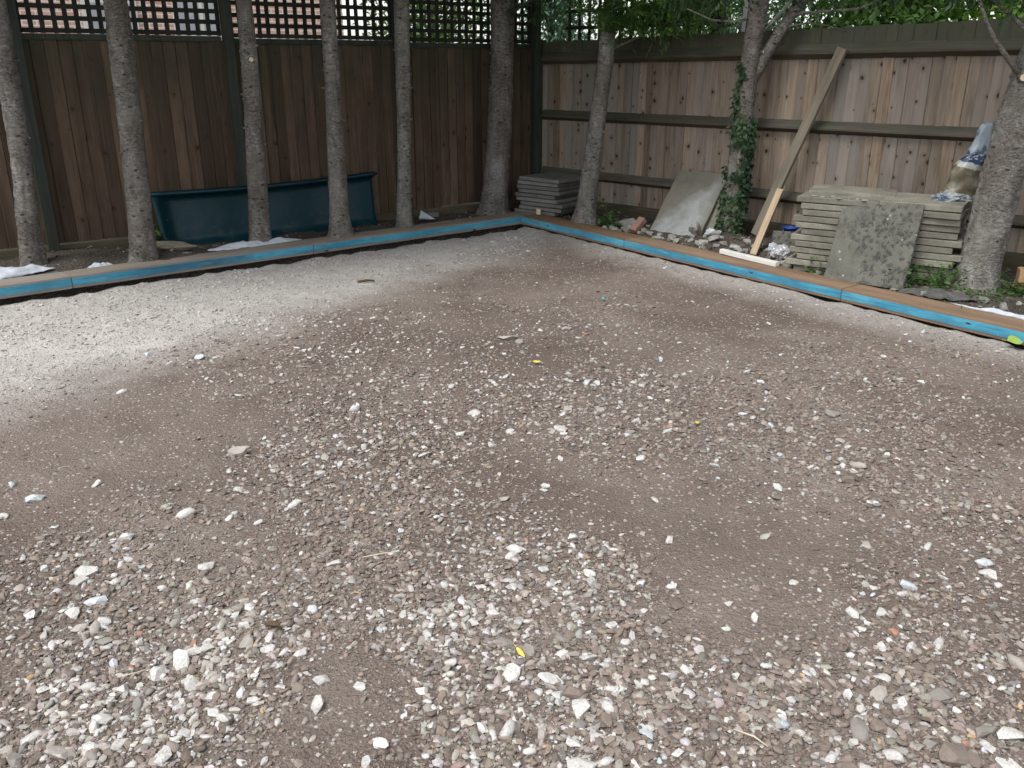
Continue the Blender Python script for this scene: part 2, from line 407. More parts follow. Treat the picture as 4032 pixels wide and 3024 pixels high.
def slab_mat(name, c1, c2, lichen=0.0, lcol=(0.04, 0.042, 0.039), white=False):
    n = NT(name); v = n.shift(n.oc())
    a = n.noise(v, 5, 6, 0.65); b = n.noise(v, 70, 4, 0.6)
    c = n.ramp(a, [(0.3, c1), (0.7, c2)])
    br = n.lin(n.rnd(), 0, 1, 0.82, 1.15); c = n.mix(1.0, c, n.comb(br, br, br), 'MULTIPLY')
    c = n.mix(n.math('MULTIPLY', n.lin(b, 0.5, 0.75), 0.35), c, tuple(x*0.5 for x in c1))
    if lichen:
        wv2 = n.noise(v, 26, 4, 0.6)
        l1 = n.voro(n.vec('ADD', v, n.comb(n.math('MULTIPLY', wv2, 0.09), 0.0, n.math('MULTIPLY', b, 0.09))), 30); rr = n.sep(n.voro(v, 24, out='Color'))[0]
        big = n.lin(n.noise(v, 3.2, 4, 0.6), 0.30, 0.5)
        m = n.math('MULTIPLY', n.math('MULTIPLY', n.lin(l1, 0.62, 0.3), n.lin(b, 0.30, 0.5)), n.math('MULTIPLY', big, lichen))
        c = n.mix(m, c, lcol)
        wv = n.math('MULTIPLY', n.lin(n.voro(n.vec('ADD', v, (3.1, 1.7, 0.3)), 19), 0.2, 0.1), n.lin(n.noise(v, 11, 3), 0.55, 0.65))
        c = n.mix(n.math('MULTIPLY', wv, 0.7), c, (0.42, 0.43, 0.40))
    if white:
        x, y, z = n.sep(n.gen())
        q = n.math('SUBTRACT', n.math('ADD', n.math('MULTIPLY', x, 0.95), 0.12), z)
        q = n.math('ADD', q, n.math('MULTIPLY', n.math('SUBTRACT', a, 0.5), 0.5))
        m = n.math('MULTIPLY', n.lin(q, -0.04, 0.2), n.lin(n.math('SUBTRACT', x, n.math('MULTIPLY', b, 0.12)), 0.95, 0.75))
        c = n.mix(n.math('MULTIPLY', m, n.lin(n.noise(v, 9, 5, 0.65), 0.3, 0.65, 0.25, 0.8)), c, (0.34, 0.36, 0.37))
    n.color(c); n.rough(0.95); n.bump(n.math('ADD', b, n.math('MULTIPLY', a, 0.5)), 0.5, 0.004); return n.mat
M['slab_grey'] = slab_mat('grey_concrete', (0.115, 0.112, 0.104), (0.19, 0.185, 0.172))
M['slab_buff'] = slab_mat('buff_concrete', (0.115, 0.108, 0.086), (0.245, 0.233, 0.19))
M['slab_lichen'] = slab_mat('lichened_concrete', (0.095, 0.094, 0.078), (0.15, 0.148, 0.124), lichen=0.95)
M['slab_white'] = slab_mat('splashed_concrete', (0.15, 0.143, 0.115), (0.21, 0.20, 0.16), white=True)
M['concrete'] = slab_mat('rubble_concrete', (0.18, 0.175, 0.16), (0.33, 0.32, 0.295))
M['brickred'] = slab_mat('broken_brick', (0.19, 0.105, 0.08), (0.26, 0.155, 0.125))
M['white_plastic'] = plain('white_plastic', (0.60, 0.60, 0.57), 0.4, 0.05, spec=0.5)
M['membrane'] = plain('white_membrane', (0.42, 0.45, 0.49), 0.7, 0.16, 16, 0.6)
M['dark_cloth'] = plain('dark_membrane', (0.075, 0.072, 0.066), 0.9, 0.3, 30, 0.4)
def slide_mat():
    n = NT('teal_plastic'); v = n.oc(); f = n.noise(v, 5, 5, 0.65); s_ = n.noise(v, 70, 3, 0.6, (0.15, 0.15, 1)); z = n.sep(n.pos())[2]
    c = n.mix(n.lin(f, 0.3, 0.7), (0.003, 0.030, 0.040), (0.006, 0.040, 0.053))
    c = n.mix(n.lin(s_, 0.62, 0.72, 0, 0.25), c, (0.09, 0.13, 0.14))
    c = n.mix(n.math('MULTIPLY', n.lin(n.noise(v, 9, 6, 0.7), 0.5, 0.72), n.lin(z, 0.35, 0.03, 0.05, 0.4)), c, (0.12, 0.11, 0.09))
    n.color(c); n.rough(n.lin(f, 0.3, 0.7, 0.35, 0.55)); n.b.inputs['Specular IOR Level'].default_value = 0.28; return n.mat
M['slide'] = slide_mat()
M['blue_plastic'] = plain('blue_plastic', (0.012, 0.045, 0.22), 0.4, 0.15, spec=0.5)
M['leaf_yellow'] = plain('yellow_leaf', (0.55, 0.45, 0.08), 0.6, 0.25, 40)
M['leaf_lime'] = plain('lime_leaf', (0.30, 0.42, 0.10), 0.6, 0.2, 30, trans=0.2)
M['leaf_brown'] = plain('brown_leaf', (0.10, 0.065, 0.035), 0.8, 0.4, 40)
M['straw'] = plain('dry_straw', (0.5, 0.43, 0.33), 0.8, 0.2)

# ------------------------------------------------------------------ ground, soil and gravel bed
def inside(x, y):
    dx = x - C0.x; dy = y - C0.y
    return -(dx*OL.x + dy*OL.y), -(dx*OR.x + dy*OR.y)          # distances from left and right edging, positive inside
def soil_h(x, y):
    x = np.asarray(x, float); y = np.asarray(y, float)
    z = 0.075 + 0.045*(fbm(x*2.2, y*2.2, 1) - 0.5) + 0.03*(fbm(x*9, y*9, 2, 3) - 0.5)
    for cx, cy, a, r in ((1.80, 7.48, 0.10, 0.26), (1.35, 8.0, 0.05, 0.3), (2.25, 7.2, 0.05, 0.3), (-2.8, 7.0, 0.04, 0.3), (-3.6, 6.9, 0.05, 0.4), (2.95, 5.75, 0.03, 0.3)):
        z = z + a*np.exp(-((x-cx)**2 + (y-cy)**2)/(2*r*r*0.5))
    return z
def bed_h(x, y):
    x = np.asarray(x, float); y = np.asarray(y, float)
    pl, pr = inside(x, y)
    z = -0.012 + 0.05*(fbm(x*0.9, y*0.9, 0, 3) - 0.5) + 0.035*(fbm(x*3.2, y*3.2, 3, 3) - 0.5) + 0.012*(fbm(x*14, y*14, 2, 2) - 0.5)
    e = np.clip(np.minimum(pl, pr)/0.25, 0, 1)
    return z*e + (1-e)*(np.where(pl < pr, -0.065, -0.032) + 0.05*fbm(x*9, y*9, 1, 3))
def grid_mesh(name, X, Y, Z, mat, keep=None):
    n, m = X.shape
    V = np.stack([X, Y, Z], -1).reshape(-1, 3)
    idx = np.arange(n*m).reshape(n, m)
    F = np.stack([idx[:-1, :-1], idx[1:, :-1], idx[1:, 1:], idx[:-1, 1:]], -1).reshape(-1, 4)
    if keep is not None: F = F[keep.reshape(-1)]
    me = bpy.data.meshes.new(name)
    me.vertices.add(len(V)); me.vertices.foreach_set('co', V.astype(np.float32).ravel())
    me.loops.add(F.size); me.loops.foreach_set('vertex_index', F.astype(np.int32).ravel())
    me.polygons.add(len(F)); me.polygons.foreach_set('loop_start', np.arange(0, F.size, 4, dtype=np.int32))
    me.polygons.foreach_set('use_smooth', np.ones(len(F), bool))
    me.materials.append(mat); me.update(calc_edges=True); me.validate()
    return me

def ground_mat():
    n = NT('garden_ground'); v = n.pos()
    n.color(n.ramp(n.noise(v, 0.8, 6, 0.65), [(0.3, (0.10, 0.12, 0.05)), (0.5, (0.2, 0.2, 0.12)), (0.7, (0.33, 0.31, 0.26))])); n.rough(1.0); return n.mat
S = 900
gnd = link('ground', make_mesh('ground', [(-S, -S, -0.25), (S, -S, -0.25), (S, S, -0.25), (-S, S, -0.25)], [(0, 1, 2, 3)], ground_mat()))
tag(gnd, kind='structure')

gx, gy = np.meshgrid(np.arange(-9.5, 9.5, 0.055), np.arange(-3, 13.5, 0.055), indexing='ij')
pl, pr = inside(gx, gy)
ins = (pl > -0.1) & (pr > -0.1)
soil = link('soil', grid_mesh('soil', gx, gy, np.where(ins, -0.12, soil_h(gx, gy)), M['soil']))
tag(soil, kind='structure')

ga, gb = np.meshgrid(np.arange(-0.02, 11, 0.045), np.arange(-0.02, 11, 0.045), indexing='ij')
bx = C0.x + TL.x*ga + TR.x*gb; by = C0.y + TL.y*ga + TR.y*gb
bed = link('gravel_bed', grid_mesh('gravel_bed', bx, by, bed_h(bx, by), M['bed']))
tag(bed, kind='structure')

# stones: a few angular shapes shared by all
def rock_mesh(name, seed, n=18, flat=0.6, mat=None, smooth=False, cuts=0, jit=0.0):
    r = random.Random(seed); bm = bmesh.new()
    for i in range(n):
        z = r.uniform(-1, 1); a = r.uniform(0, 2*math.pi); q = math.sqrt(1-z*z); k = r.uniform(0.72, 1.0)
        bm.verts.new((q*math.cos(a)*k*0.5, q*math.sin(a)*k*0.5*r.uniform(0.75, 1), z*0.5*k*flat))
    o = bmesh.ops.convex_hull(bm, input=bm.verts[:])
    bmesh.ops.delete(bm, geom=list({e for e in list(o['geom_unused']) + list(o['geom_interior']) if isinstance(e, bmesh.types.BMVert)}), context='VERTS')
    if cuts:
        bmesh.ops.bevel(bm, geom=bm.edges[:], offset=0.05, segments=1, affect='EDGES', clamp_overlap=True)
        bmesh.ops.triangulate(bm, faces=bm.faces[:])
        bmesh.ops.subdivide_edges(bm, edges=bm.edges[:], cuts=cuts, use_grid_fill=True)
        for v in bm.verts: v.co += v.co.normalized()*jit*mnoise.noise(v.co*5 + Vector((seed, 0, 0)))
    bmesh.ops.recalc_face_normals(bm, faces=bm.faces[:])
    me = bpy.data.meshes.new(name); bm.to_mesh(me); bm.free()
    if mat: me.materials.append(mat)
    if smooth: me.polygons.foreach_set('use_smooth', [True]*len(me.polygons))
    return me
ST_I = [rock_mesh('stone_shape', 100+i, 13+i % 5*2, (0.6, 0.5, 0.7, 0.42)[i % 4], M['stone_i']) for i in range(9)] + \
       [rock_mesh('pebble_shape', 150+i, 40, 0.6, M['stone_i'], smooth=True) for i in range(3)]
ST_O = [rock_mesh('stone', 200+i, 14+i % 5*2, (0.62, 0.5, 0.72, 0.45)[i % 4], M['stone_o']) for i in range(10)] + \
       [rock_mesh('stone', 250+i, 40, 0.6, M['stone_o'], smooth=True) for i in range(3)]
SRC = [bpy.data.objects.new('stone_source', m) for m in ST_I]

def scatter_group():
    ng = bpy.data.node_groups.new('scatter_stones', 'GeometryNodeTree')
    ng.interface.new_socket('Geometry', in_out='INPUT', socket_type='NodeSocketGeometry')
    ng.interface.new_socket('Geometry', in_out='OUTPUT', socket_type='NodeSocketGeometry')
    gi = ng.nodes.new('NodeGroupInput'); go = ng.nodes.new('NodeGroupOutput')
    join = ng.nodes.new('GeometryNodeJoinGeometry')
    for o in SRC:
        oi = ng.nodes.new('GeometryNodeObjectInfo'); oi.inputs['Object'].default_value = o
        oi.inputs['As Instance'].default_value = True
        ng.links.new(oi.outputs['Geometry'], join.inputs[0])
    inst = ng.nodes.new('GeometryNodeInstanceOnPoints')
    inst.inputs['Pick Instance'].default_value = True
    def attr(nm, t):
        a = ng.nodes.new('GeometryNodeInputNamedAttribute'); a.data_type = t; a.inputs['Name'].default_value = nm
        return a.outputs['Attribute']
    ng.links.new(gi.outputs[0], inst.inputs['Points']); ng.links.new(join.outputs[0], inst.inputs['Instance'])
    ng.links.new(attr('idx', 'INT'), inst.inputs['Instance Index'])
    ng.links.new(attr('rot', 'FLOAT_VECTOR'), inst.inputs['Rotation'])
    ng.links.new(attr('scl', 'FLOAT_VECTOR'), inst.inputs['Scale'])
    ng.links.new(inst.outputs[0], go.inputs[0])
    return ng
SG = scatter_group()
def scatter(name, pos, rot, scl, idx, col, parent=None):
    me = bpy.data.meshes.new(name); n = len(pos)
    me.vertices.add(n); me.vertices.foreach_set('co', pos.astype(np.float32).ravel())
    for nm, t, d, key in (('rot', 'FLOAT_VECTOR', rot, 'vector'), ('scl', 'FLOAT_VECTOR', scl, 'vector'), ('idx', 'INT', idx, 'value'), ('col', 'FLOAT_COLOR', col, 'color')):
        a = me.attributes.new(nm, t, 'POINT'); a.data.foreach_set(key, (d.astype(np.int32) if t == 'INT' else d.astype(np.float32)).ravel())
    o = link(name, me, parent); md = o.modifiers.new('scatter', 'NODES'); md.node_group = SG
    return o
SCOL = {'w': (0.50, 0.49, 0.465), 'p': (0.36, 0.33, 0.295), 'g': (0.225, 0.21, 0.19), 'n': (0.172, 0.138, 0.116), 'b': (0.46, 0.50, 0.52),
        'o': (0.45, 0.31, 0.16), 'r': (0.36, 0.18, 0.125), 't': (0.10, 0.42, 0.48)}
CARR = np.array([SCOL[k] for k in 'wpgnborx' if k in SCOL])
def smooth(a, b, x):
    t = np.clip((x-a)/(b-a), 0, 1); return t*t*(3-2*t)

def gravel_points(dens, step):
    ca, cb = np.meshgrid(np.arange(0.03, 10.5, step), np.arange(0.03, 10.5, step), indexing='ij')
    ca = ca.ravel(); cb = cb.ravel()
    x = C0.x + TL.x*ca + TR.x*cb; y = C0.y + TL.y*ca + TR.y*cb
    k = RNG.poisson(dens(x, y)*step*step)
    ca = np.repeat(ca, k) + RNG.random(k.sum())*step; cb = np.repeat(cb, k) + RNG.random(k.sum())*step
    return C0.x + TL.x*ca + TR.x*cb, C0.y + TL.y*ca + TR.y*cb
SB= [(-0.81, 3.19, 0.45, 0.90), (-0.66, 3.52, 0.50, 0.80), (0.02, 3.90, 0.70, 0.70), (0.45, 4.25, 0.60, 0.70), (-1.39, 2.51, 0.35, 0.90), (-0.91, 2.00, 0.40, 1.00), (-1.79, 2.98, 0.40, 0.60), (-0.57, 2.98, 0.40, 0.80), (-0.55, 2.51, 0.30, 0.60), (-0.09, 2.28, 0.35, 0.80), (0.12, 2.00, 0.30, 1.00), (0.27, 1.84, 0.35, 1.00), (0.49, 1.72, 0.40, 1.00), (1.06, 1.87, 0.35, 1.00), (1.14, 1.72, 0.35, 1.00), (0.74, 1.72, 0.30, 0.90), (1.37, 3.19, 0.50, 0.60), (-0.25, 3.27, 0.40, 0.70), (0.96, 3.90, 0.70, 0.50), (2.12, 4.13, 0.80, 0.50), (1.19, 2.46, 0.35, 0.70), (-0.79, 2.12, 0.30, 0.80), (-0.94, 1.78, 0.35, 1.00), (-1.16, 1.72, 0.35, 1.00), (-0.57, 1.72, 0.30, 0.70), (-0.03, 1.64, 0.30, 0.90), (-1.48, 4.80, 0.80, 0.60), (-0.65, 4.95, 0.80, 0.50), (0.34, 5.30, 0.80, 0.45), (0.23, 2.51, 0.30, 0.70), (0.71, 3.19, 0.50, 0.50), (1.36, 3.90, 0.70, 0.40), (-1.43, 2.79, 0.30, 0.60), (-0.22, 2.12, 0.20, 0.80), (1.50, 3.27, 0.30, 0.60), (1.73, 2.79, 0.40, 0.60), (1.22, 6.93, 1.20, 0.30), (2.04, 5.79, 0.70, 0.50), (-0.10, 2.79, 0.30, 0.40), (2.93, 5.90, 0.40, 0.40)]
BB= [(-1.56, 3.52, 0.70, 0.80), (-2.04, 3.47, 0.60, 0.70), (-0.35, 2.04, 0.28, 0.90), (-0.46, 1.87, 0.20, 0.70), (0.85, 2.73, 0.45, 0.90), (0.89, 2.19, 0.35, 0.80), (1.07, 3.19, 0.40, 0.50), (-0.22, 2.73, 0.30, 0.50), (1.51, 5.90, 1.00, 0.70), (-0.15, 4.25, 0.50, 0.40), (-0.90, 2.79, 0.25, 0.50), (1.87, 3.35, 0.60, 0.40), (0.22, 3.19, 0.40, 0.40), (-1.28, 2.12, 0.20, 0.60), (0.52, 2.19, 0.25, 0.60), (-0.28, 1.78, 0.20, 0.60), (0.64, 1.81, 0.15, 0.40), (-0.43, 3.70, 0.30, 0.40)]
WB= [(-0.91, 2.00, 0.33, 1.00), (-0.99, 1.81, 0.30, 0.80), (-1.37, 2.46, 0.30, 0.70), (-1.82, 2.98, 0.40, 0.50), (-0.04, 2.28, 0.30, 0.70), (-0.17, 2.08, 0.22, 0.70), (-0.81, 3.35, 0.50, 0.60), (0.22, 1.78, 0.30, 0.60), (0.23, 2.51, 0.25, 0.50), (-1.48, 4.80, 0.90, 0.60), (-0.80, 5.30, 0.80, 0.50), (-0.26, 1.64, 0.30, 0.50), (-1.12, 1.64, 0.30, 0.60), (0.43, 4.13, 0.40, 0.50), (-0.34, 4.65, 0.70, 0.40), (1.14, 2.04, 0.30, 0.30), (-2.20, 4.13, 0.80, 0.40), (2.11, 6.02, 0.60, 0.60), (0.07, 4.51, 0.70, 0.35)]
def blobs(L, x, y):
    x = np.asarray(x, float); y = np.asarray(y, float); a = np.zeros_like(x)
    for cx, cy, r, k_ in L: a = a + k_*np.exp(-(((x-cx)/r)**2 + ((y-cy)/r)**2))
    return a
def streak(x, y):
    """raked and trodden patches: 1 = stony, 0 = bare fines"""
    x = np.asarray(x, float); y = np.asarray(y, float)
    u = x*0.94 - y*0.34; v = x*0.34 + y*0.94
    n = (fbm(u*1.5, v*2.4, 1, 4) - 0.5)*2.6
    return np.clip(0.20 + 0.66*blobs(SB, x, y) - 0.46*blobs(BB, x, y) + 0.55*n, 0, 1)
def wedge(x, y):
    return np.where((y > 1.0) & (np.abs(x) < 0.66*y + 0.75), 1.0, 0.12)
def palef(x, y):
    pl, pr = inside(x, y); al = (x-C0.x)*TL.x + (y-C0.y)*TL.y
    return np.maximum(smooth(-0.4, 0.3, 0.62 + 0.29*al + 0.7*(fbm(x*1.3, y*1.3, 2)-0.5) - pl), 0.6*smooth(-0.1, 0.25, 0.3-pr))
def gravel_layer(name, dens, med, sig, lo, hi, sink, whites):
    x, y = gravel_points(dens, 0.09)
    n = len(x); s = np.clip(np.exp(RNG.normal(math.log(med), sig, n))*(0.85 + 0.4*streak(x, y)), lo, hi)
    pf = palef(x, y)
    wn = fbm(x*1.1+9, y*1.1+3, 3, 3)
    pw = whites*(0.35 + 0.6*smooth(0.42, 0.68, wn) + 1.7*blobs(WB, x, y))*(0.35+1.3*smooth(0.008, 0.021, s))
    r = RNG.random(n); ci = np.full(n, 3)
    ci[r < pw*1.9] = 1; ci[r < pw] = 0
    ci[(r > 0.80)] = 2; ci[r > 0.99] = 4; ci[r > 0.9975] = 5; ci[r > 0.999] = 6
    c = CARR[ci].copy()
    c *= np.where((ci == 3) | (ci == 2), RNG.uniform(0.62, 1.5, n), RNG.uniform(0.8, 1.12, n))[:, None]*np.array([1, 1, 1]) * (1 + RNG.normal(0, 0.03, (n, 3)))
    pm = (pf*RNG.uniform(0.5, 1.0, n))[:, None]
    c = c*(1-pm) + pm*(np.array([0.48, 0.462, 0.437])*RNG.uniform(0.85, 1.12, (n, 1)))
    z = bed_h(x, y) + s*sink
    rot = np.stack([RNG.normal(0, 0.28, n), RNG.normal(0, 0.28, n), RNG.random(n)*6.283], -1)
    scl = np.stack([s*RNG.uniform(0.9, 1.45, n), s*RNG.uniform(0.7, 1.1, n), s*RNG.uniform(0.6, 1.05, n)], -1)
    o = scatter(name, np.stack([x, y, z], -1), rot, scl, RNG.integers(0, len(SRC), n), np.concatenate([np.clip(c, 0, 0.85), np.ones((n, 1))], 1), bed)
    o['kind'] = 'stuff'
    return o
def d_main(x, y):
    d = np.hypot(x, y)
    return (9500*np.exp(-np.clip(d-1.5, 0, 20)/1.7) + 900)*np.maximum(0.07 + 1.05*streak(x, y)**1.45, 0.8*palef(x, y))*wedge(x, y)
def d_fine(x, y):
    d = np.hypot(x, y)
    return (17000*np.exp(-np.clip(d-1.6, 0, 20)/1.8))*(0.75 + 0.25*streak(x, y))*wedge(x, y)
def d_big(x, y):
    d = np.hypot(x, y)
    return (340*np.exp(-np.clip(d-1.5, 0, 20)/2.2) + 50)*(0.10 + 1.1*streak(x, y)**1.3)*wedge(x, y)*(1-0.5*palef(x, y))
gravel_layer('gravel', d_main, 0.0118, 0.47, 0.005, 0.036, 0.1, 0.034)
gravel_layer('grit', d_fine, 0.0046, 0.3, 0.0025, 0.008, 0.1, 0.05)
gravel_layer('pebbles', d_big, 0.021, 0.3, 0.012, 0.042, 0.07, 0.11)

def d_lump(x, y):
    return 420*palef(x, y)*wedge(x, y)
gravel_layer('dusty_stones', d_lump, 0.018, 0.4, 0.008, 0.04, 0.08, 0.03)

STONES = "-1351,2637,56w -1873,2809,38w -914,2750,37w -1383,2414,77w -1379,2368,64w -1322,2200,61w -1212,2160,49w -1448,2200,51w -1217,2061,42w -913,2035,66w -872,2046,56w -759,2046,60p -927,1996,80w -970,1935,55w -1030,1864,49w -1128,1873,40w -969,1803,53g -857,1886,48w -858,1818,43w -779,1824,42w -755,1764,37w -727,1744,45w -502,1800,50w -667,1806,37w -1032,1744,43w -1040,1722,47w -1087,1633,70p -808,1694,45w -951,1657,46w -831,1603,40w -828,1626,45w -591,2000,39w -639,2010,34w -509,1886,37w -594,2477,56w -1011,2457,63w -1188,1694,43w -913,1730,37w -653,2228,26b -637,1779,23o -790,2144,41w -979,2266,33w -878,1848,33w -1013,1644,46w -840,1965,44p -1072,2079,37w -1264,2363,35w -1280,2262,56b -1304,1912,26o -1094,2121,21r -920,2079,26r -819,1876,29g -793,1902,38p -1050,1616,41g -1187,1616,57g -838,2241,42g -787,2200,47p -1267,2128,44p -1225,2128,43p -1168,2075,42g 8,2532,55w -3,2492,38w -393,2547,45w 206,2632,46w 104,2424,43w 250,2414,43w 255,2359,58w 175,2296,36w -67,2224,45w -144,2249,25w -241,2183,35w -254,2136,44p -247,2090,39w -171,2132,34w -137,2175,35w -115,2152,35w -75,2105,29w -21,2050,43g 49,2007,66g 143,2068,48g 167,2083,39n 210,1986,42w 138,1993,38w 0,1909,64w 105,1883,59w 119,1824,45w 155,1833,58n 172,1782,79w 247,1788,49w 236,1742,44n 170,1725,39g 168,1925,32n 220,1922,32n 268,1851,36w -51,1851,31w 201,1686,47w 224,1678,26w 329,1697,43b 137,1703,34n -10,1708,52w -48,1692,30w -318,1657,51w -344,1600,38w 148,1662,38w 223,1608,38w 163,1595,62w 42,1644,29w -200,1714,26w -233,1842,36w -218,1800,27w -529,2594,46p -518,2377,48p -402,1858,32w -111,1730,35p 511,2341,43w 500,2249,52n 399,2216,31w 296,2140,40w 128,2212,50n 545,2616,40w 452,1928,23o -7,1972,19o -201,2035,17o -234,2132,17o 295,1779,44n 361,1727,44g 298,1678,39n 293,1935,28n 1267,2354,58b 1568,2482,49b 1549,2419,55w 1427,2584,37w 1396,2405,36w 1796,2756,34w 905,2382,33w 511,2341,37w 730,2187,47w 663,2254,26w 1029,2208,48w 1124,2220,44w 1029,2125,32w 1057,2053,36w 1147,2061,42w 1226,2068,43w 1009,1815,43w 1000,1912,54w 960,1845,58p 883,1842,38w 882,1762,37w 872,1725,60g 920,1733,56n 769,1636,40w 916,1636,50w 1023,1667,46g 1059,1636,79n 1154,1657,38w 1224,1700,68w 1176,1705,63g 1406,1979,59p 1125,1845,59g 1123,1955,46n 849,1593,58w 803,1600,53n 1172,1595,51w 480,1938,42w 577,1922,28w 553,1952,24w 455,1842,27w 535,1842,32b 686,1767,36w 401,1639,30w 554,1646,22w 507,1636,22w 405,1595,25p 786,1915,19o 543,1714,18o 1101,1986,15o 752,1969,49n 1226,2600,36p 1101,1667,28r 1141,1700,29o 1099,1616,56n 833,1785,42n 740,1750,41n 220,3580,58w -15,3576,44w 513,3517,51b 705,3552,44w 539,3291,41w 541,2914,37w 720,3616,34r -715,3283,28r -30,4981,107p 337,5114,50p 390,4185,50b 438,4173,50w 830,4573,55b -180,3790,53w -202,3692,45p -645,3413,42w -760,3862,63w 299,4333,39w 449,5030,44r 37,4891,57g -369,3331,55w -312,3260,34w -37,2920,49p 131,3027,38w 644,5913,40t -227,3543,50w 268,3831,46p 420,3810,54p 466,3740,34p 1193,3810,40b 1453,3499,46p 1335,3096,62n 1367,3229,32w 1399,3199,32w 1188,3644,38b 1523,3780,81g 830,3206,48w 1044,3020,46w 1351,2907,40w 1134,3331,39b 1436,3244,58p 1100,3283,42g 2124,4209,55w 1859,2857,35w -1974,4080,49w -1963,3040,51b -1819,2933,56b -1872,2814,42w -1628,3047,49w -1158,3364,94p -791,3315,49p -721,3283,31r -718,3252,41b -786,3191,41w -738,3237,34w -1068,3013,53w -821,2895,50w -1199,2802,70w -1762,4616,67b -2080,4688,60b -1364,4035,51w"
k = 0
def put_stone(x, y, s, c, tilt=0.22):
    global k
    r = random.Random(k*7+1)
    o = link('stone', ST_O[r.randrange(len(ST_O))], bed, (x, y, float(bed_h(x, y)) + s*0.07),
             (r.gauss(0, tilt), r.gauss(0, tilt), r.uniform(0, 6.28)), (s*r.uniform(0.95, 1.2), s*r.uniform(0.62, 0.9), s*r.uniform(0.65, 0.95)))
    q = r.uniform(0.88, 1.1); c = SCOL[c]
    o.color = (min(0.85, c[0]*q), min(0.85, c[1]*q), min(0.85, c[2]*q), 1)
    k += 1
for e in STONES.split():
    a, b, c = e.split(',')
    put_stone(int(a)/1000, int(b)/1000, int(c[:-1])/1000*1.32, c[-1])
rr = random.Random(5)
while k < 298:
    y = 1.5 + 4.5*rr.random()**1.6; x = rr.uniform(-0.6, 0.6)*y*1.05
    if float(streak(x, y)) < rr.random()*0.9: continue
    put_stone(x, y, rr.uniform(0.024, 0.042), rr.choice('wwwpppgnnn'))

# ------------------------------------------------------------------ timber edging
def local_box(name, L, W, H, mat, seed=0, bev=0.004, seg=10, wob=0.003):
    """a sawn baulk: x along, y across, z up, origin at one lower corner; slightly uneven arrises"""
    bm = bmesh.new(); bmesh.ops.create_cube(bm, size=1)
    bmesh.ops.scale(bm, verts=bm.verts, vec=(L, W, H)); bmesh.ops.translate(bm, verts=bm.verts, vec=(L/2, W/2, H/2))
    if bev: bmesh.ops.bevel(bm, geom=bm.edges[:], offset=bev, segments=2, affect='EDGES')
    if seg:
        ed = [e for e in bm.edges if abs(e.verts[0].co.x - e.verts[1].co.x) > L*0.5]
        bmesh.ops.subdivide_edges(bm, edges=ed, cuts=seg)
        for v in bm.verts:
            q = mnoise.noise_vector(Vector((v.co.x*2.3 + seed*3.1, v.co.y*4, v.co.z*6)))
            v.co.y += q.y*wob; v.co.z += q.z*wob
    me = bpy.data.meshes.new(name); bm.to_mesh(me); bm.free()
    me.materials.append(mat)
    return me
def place(name, me, parent, wloc, rot):
    return link(name, me, parent, Vector(wloc) - rootloc(parent), rot)
def sleeper(c0, d, out, a0, a1, label, seed, W=0.225, mat='sleeper'):
    p = c0 + d*a0
    if d.cross(out) < 0:                      # keep local y pointing outwards
        p = c0 + d*a1; d = -d
    L = abs(a1-a0); loc = Vector((p.x, p.y, 0.010)); rz = math.atan2(d.y, d.x)
    r = thing('timber_sleeper', loc, label, 'timber', 'timbers edging the gravel bed')
    place('baulk', local_box('baulk', L, W, 0.09, M[mat], seed), r, loc, (0, 0, rz))
    q = p - out*0.0025
    f = local_box('painted_face', L-0.004, 0.006, 0.057, M['blue'], seed, 0.001, 10, 0.0008)
    place('painted_face', f, r, (q.x+d.x*0.002, q.y+d.y*0.002, 0.029), (0, 0, rz))
    return r
sleeper(C0, TL, OL, -0.19, 2.32, 'blue faced timber running from the corner past the thin trunks to the slide', 1, mat='sleeper_dry')
sleeper(C0, TL, OL, 2.323, 4.25, 'blue faced timber in front of the teal slide and white sheet', 2, mat='sleeper_dry')
sleeper(C0, TL, OL, 4.253, 6.9, 'blue faced timber at the left edge of the picture beside white sheeting', 3, mat='sleeper_dry')
sleeper(C0, TR, OR, 0.012, 1.55, 'blue faced timber from the corner along the dark slab stack', 4)
sleeper(C0, TR, OR, 1.553, 3.75, 'blue faced timber below the rubble and the white batten', 5)
sleeper(C0, TR, OR, 3.753, 6.6, 'bright blue faced timber running off the right edge below the lichened slab', 6)

# ------------------------------------------------------------------ fences
def board_mesh(name, wd, ln, t0, t1, seed, mat, front=1, tongue=0.03):
    """feather-edge board with the thin lap that runs behind its neighbour: x across, y thickness, z up"""
    r = random.Random(seed); v = []; f = []; n = 7
    bow = r.gauss(0, 0.003); tw = r.gauss(0, 0.004); cup = r.gauss(0, 0.002)
    T = max(t0, t1)
    for i in range(n):
        q = i/(n-1); z = ln*q; b = bow*math.sin(q*math.pi) + tw*(q-0.5)
        e0 = b + r.gauss(0, 0.0012); e1 = wd + b + r.gauss(0, 0.0014)
        if i == n-1: z += r.uniform(-0.006, 0.004)
        sec = [(e0, 0), (e0, t0-0.002), (e0+0.002, t0), ((e0+e1)/2, (t0+t1)/2+cup), (e1-0.002, t1), (e1, t1-0.002), (e1, 0.005), (e1+tongue, 0.004), (e1+tongue, 0)]
        v += [(x_, y_ if front > 0 else T-y_, z) for x_, y_ in sec]
    m = 9
    for i in range(n-1):
        for k_ in range(m):
            a = i*m+k_; c = i*m+(k_+1) % m
            f.append((a, a+m, c+m, c) if front > 0 else (a, c, c+m, a+m))
    f += [tuple(range(m)) if front > 0 else tuple(range(m))[::-1], tuple(range((n-1)*m, n*m))[::-1] if front > 0 else tuple(range((n-1)*m, n*m))]
    return make_mesh(name, v, f, mat)
RL = math.atan2(DL.y, DL.x); RRT = math.atan2(DR.y, DR.x)

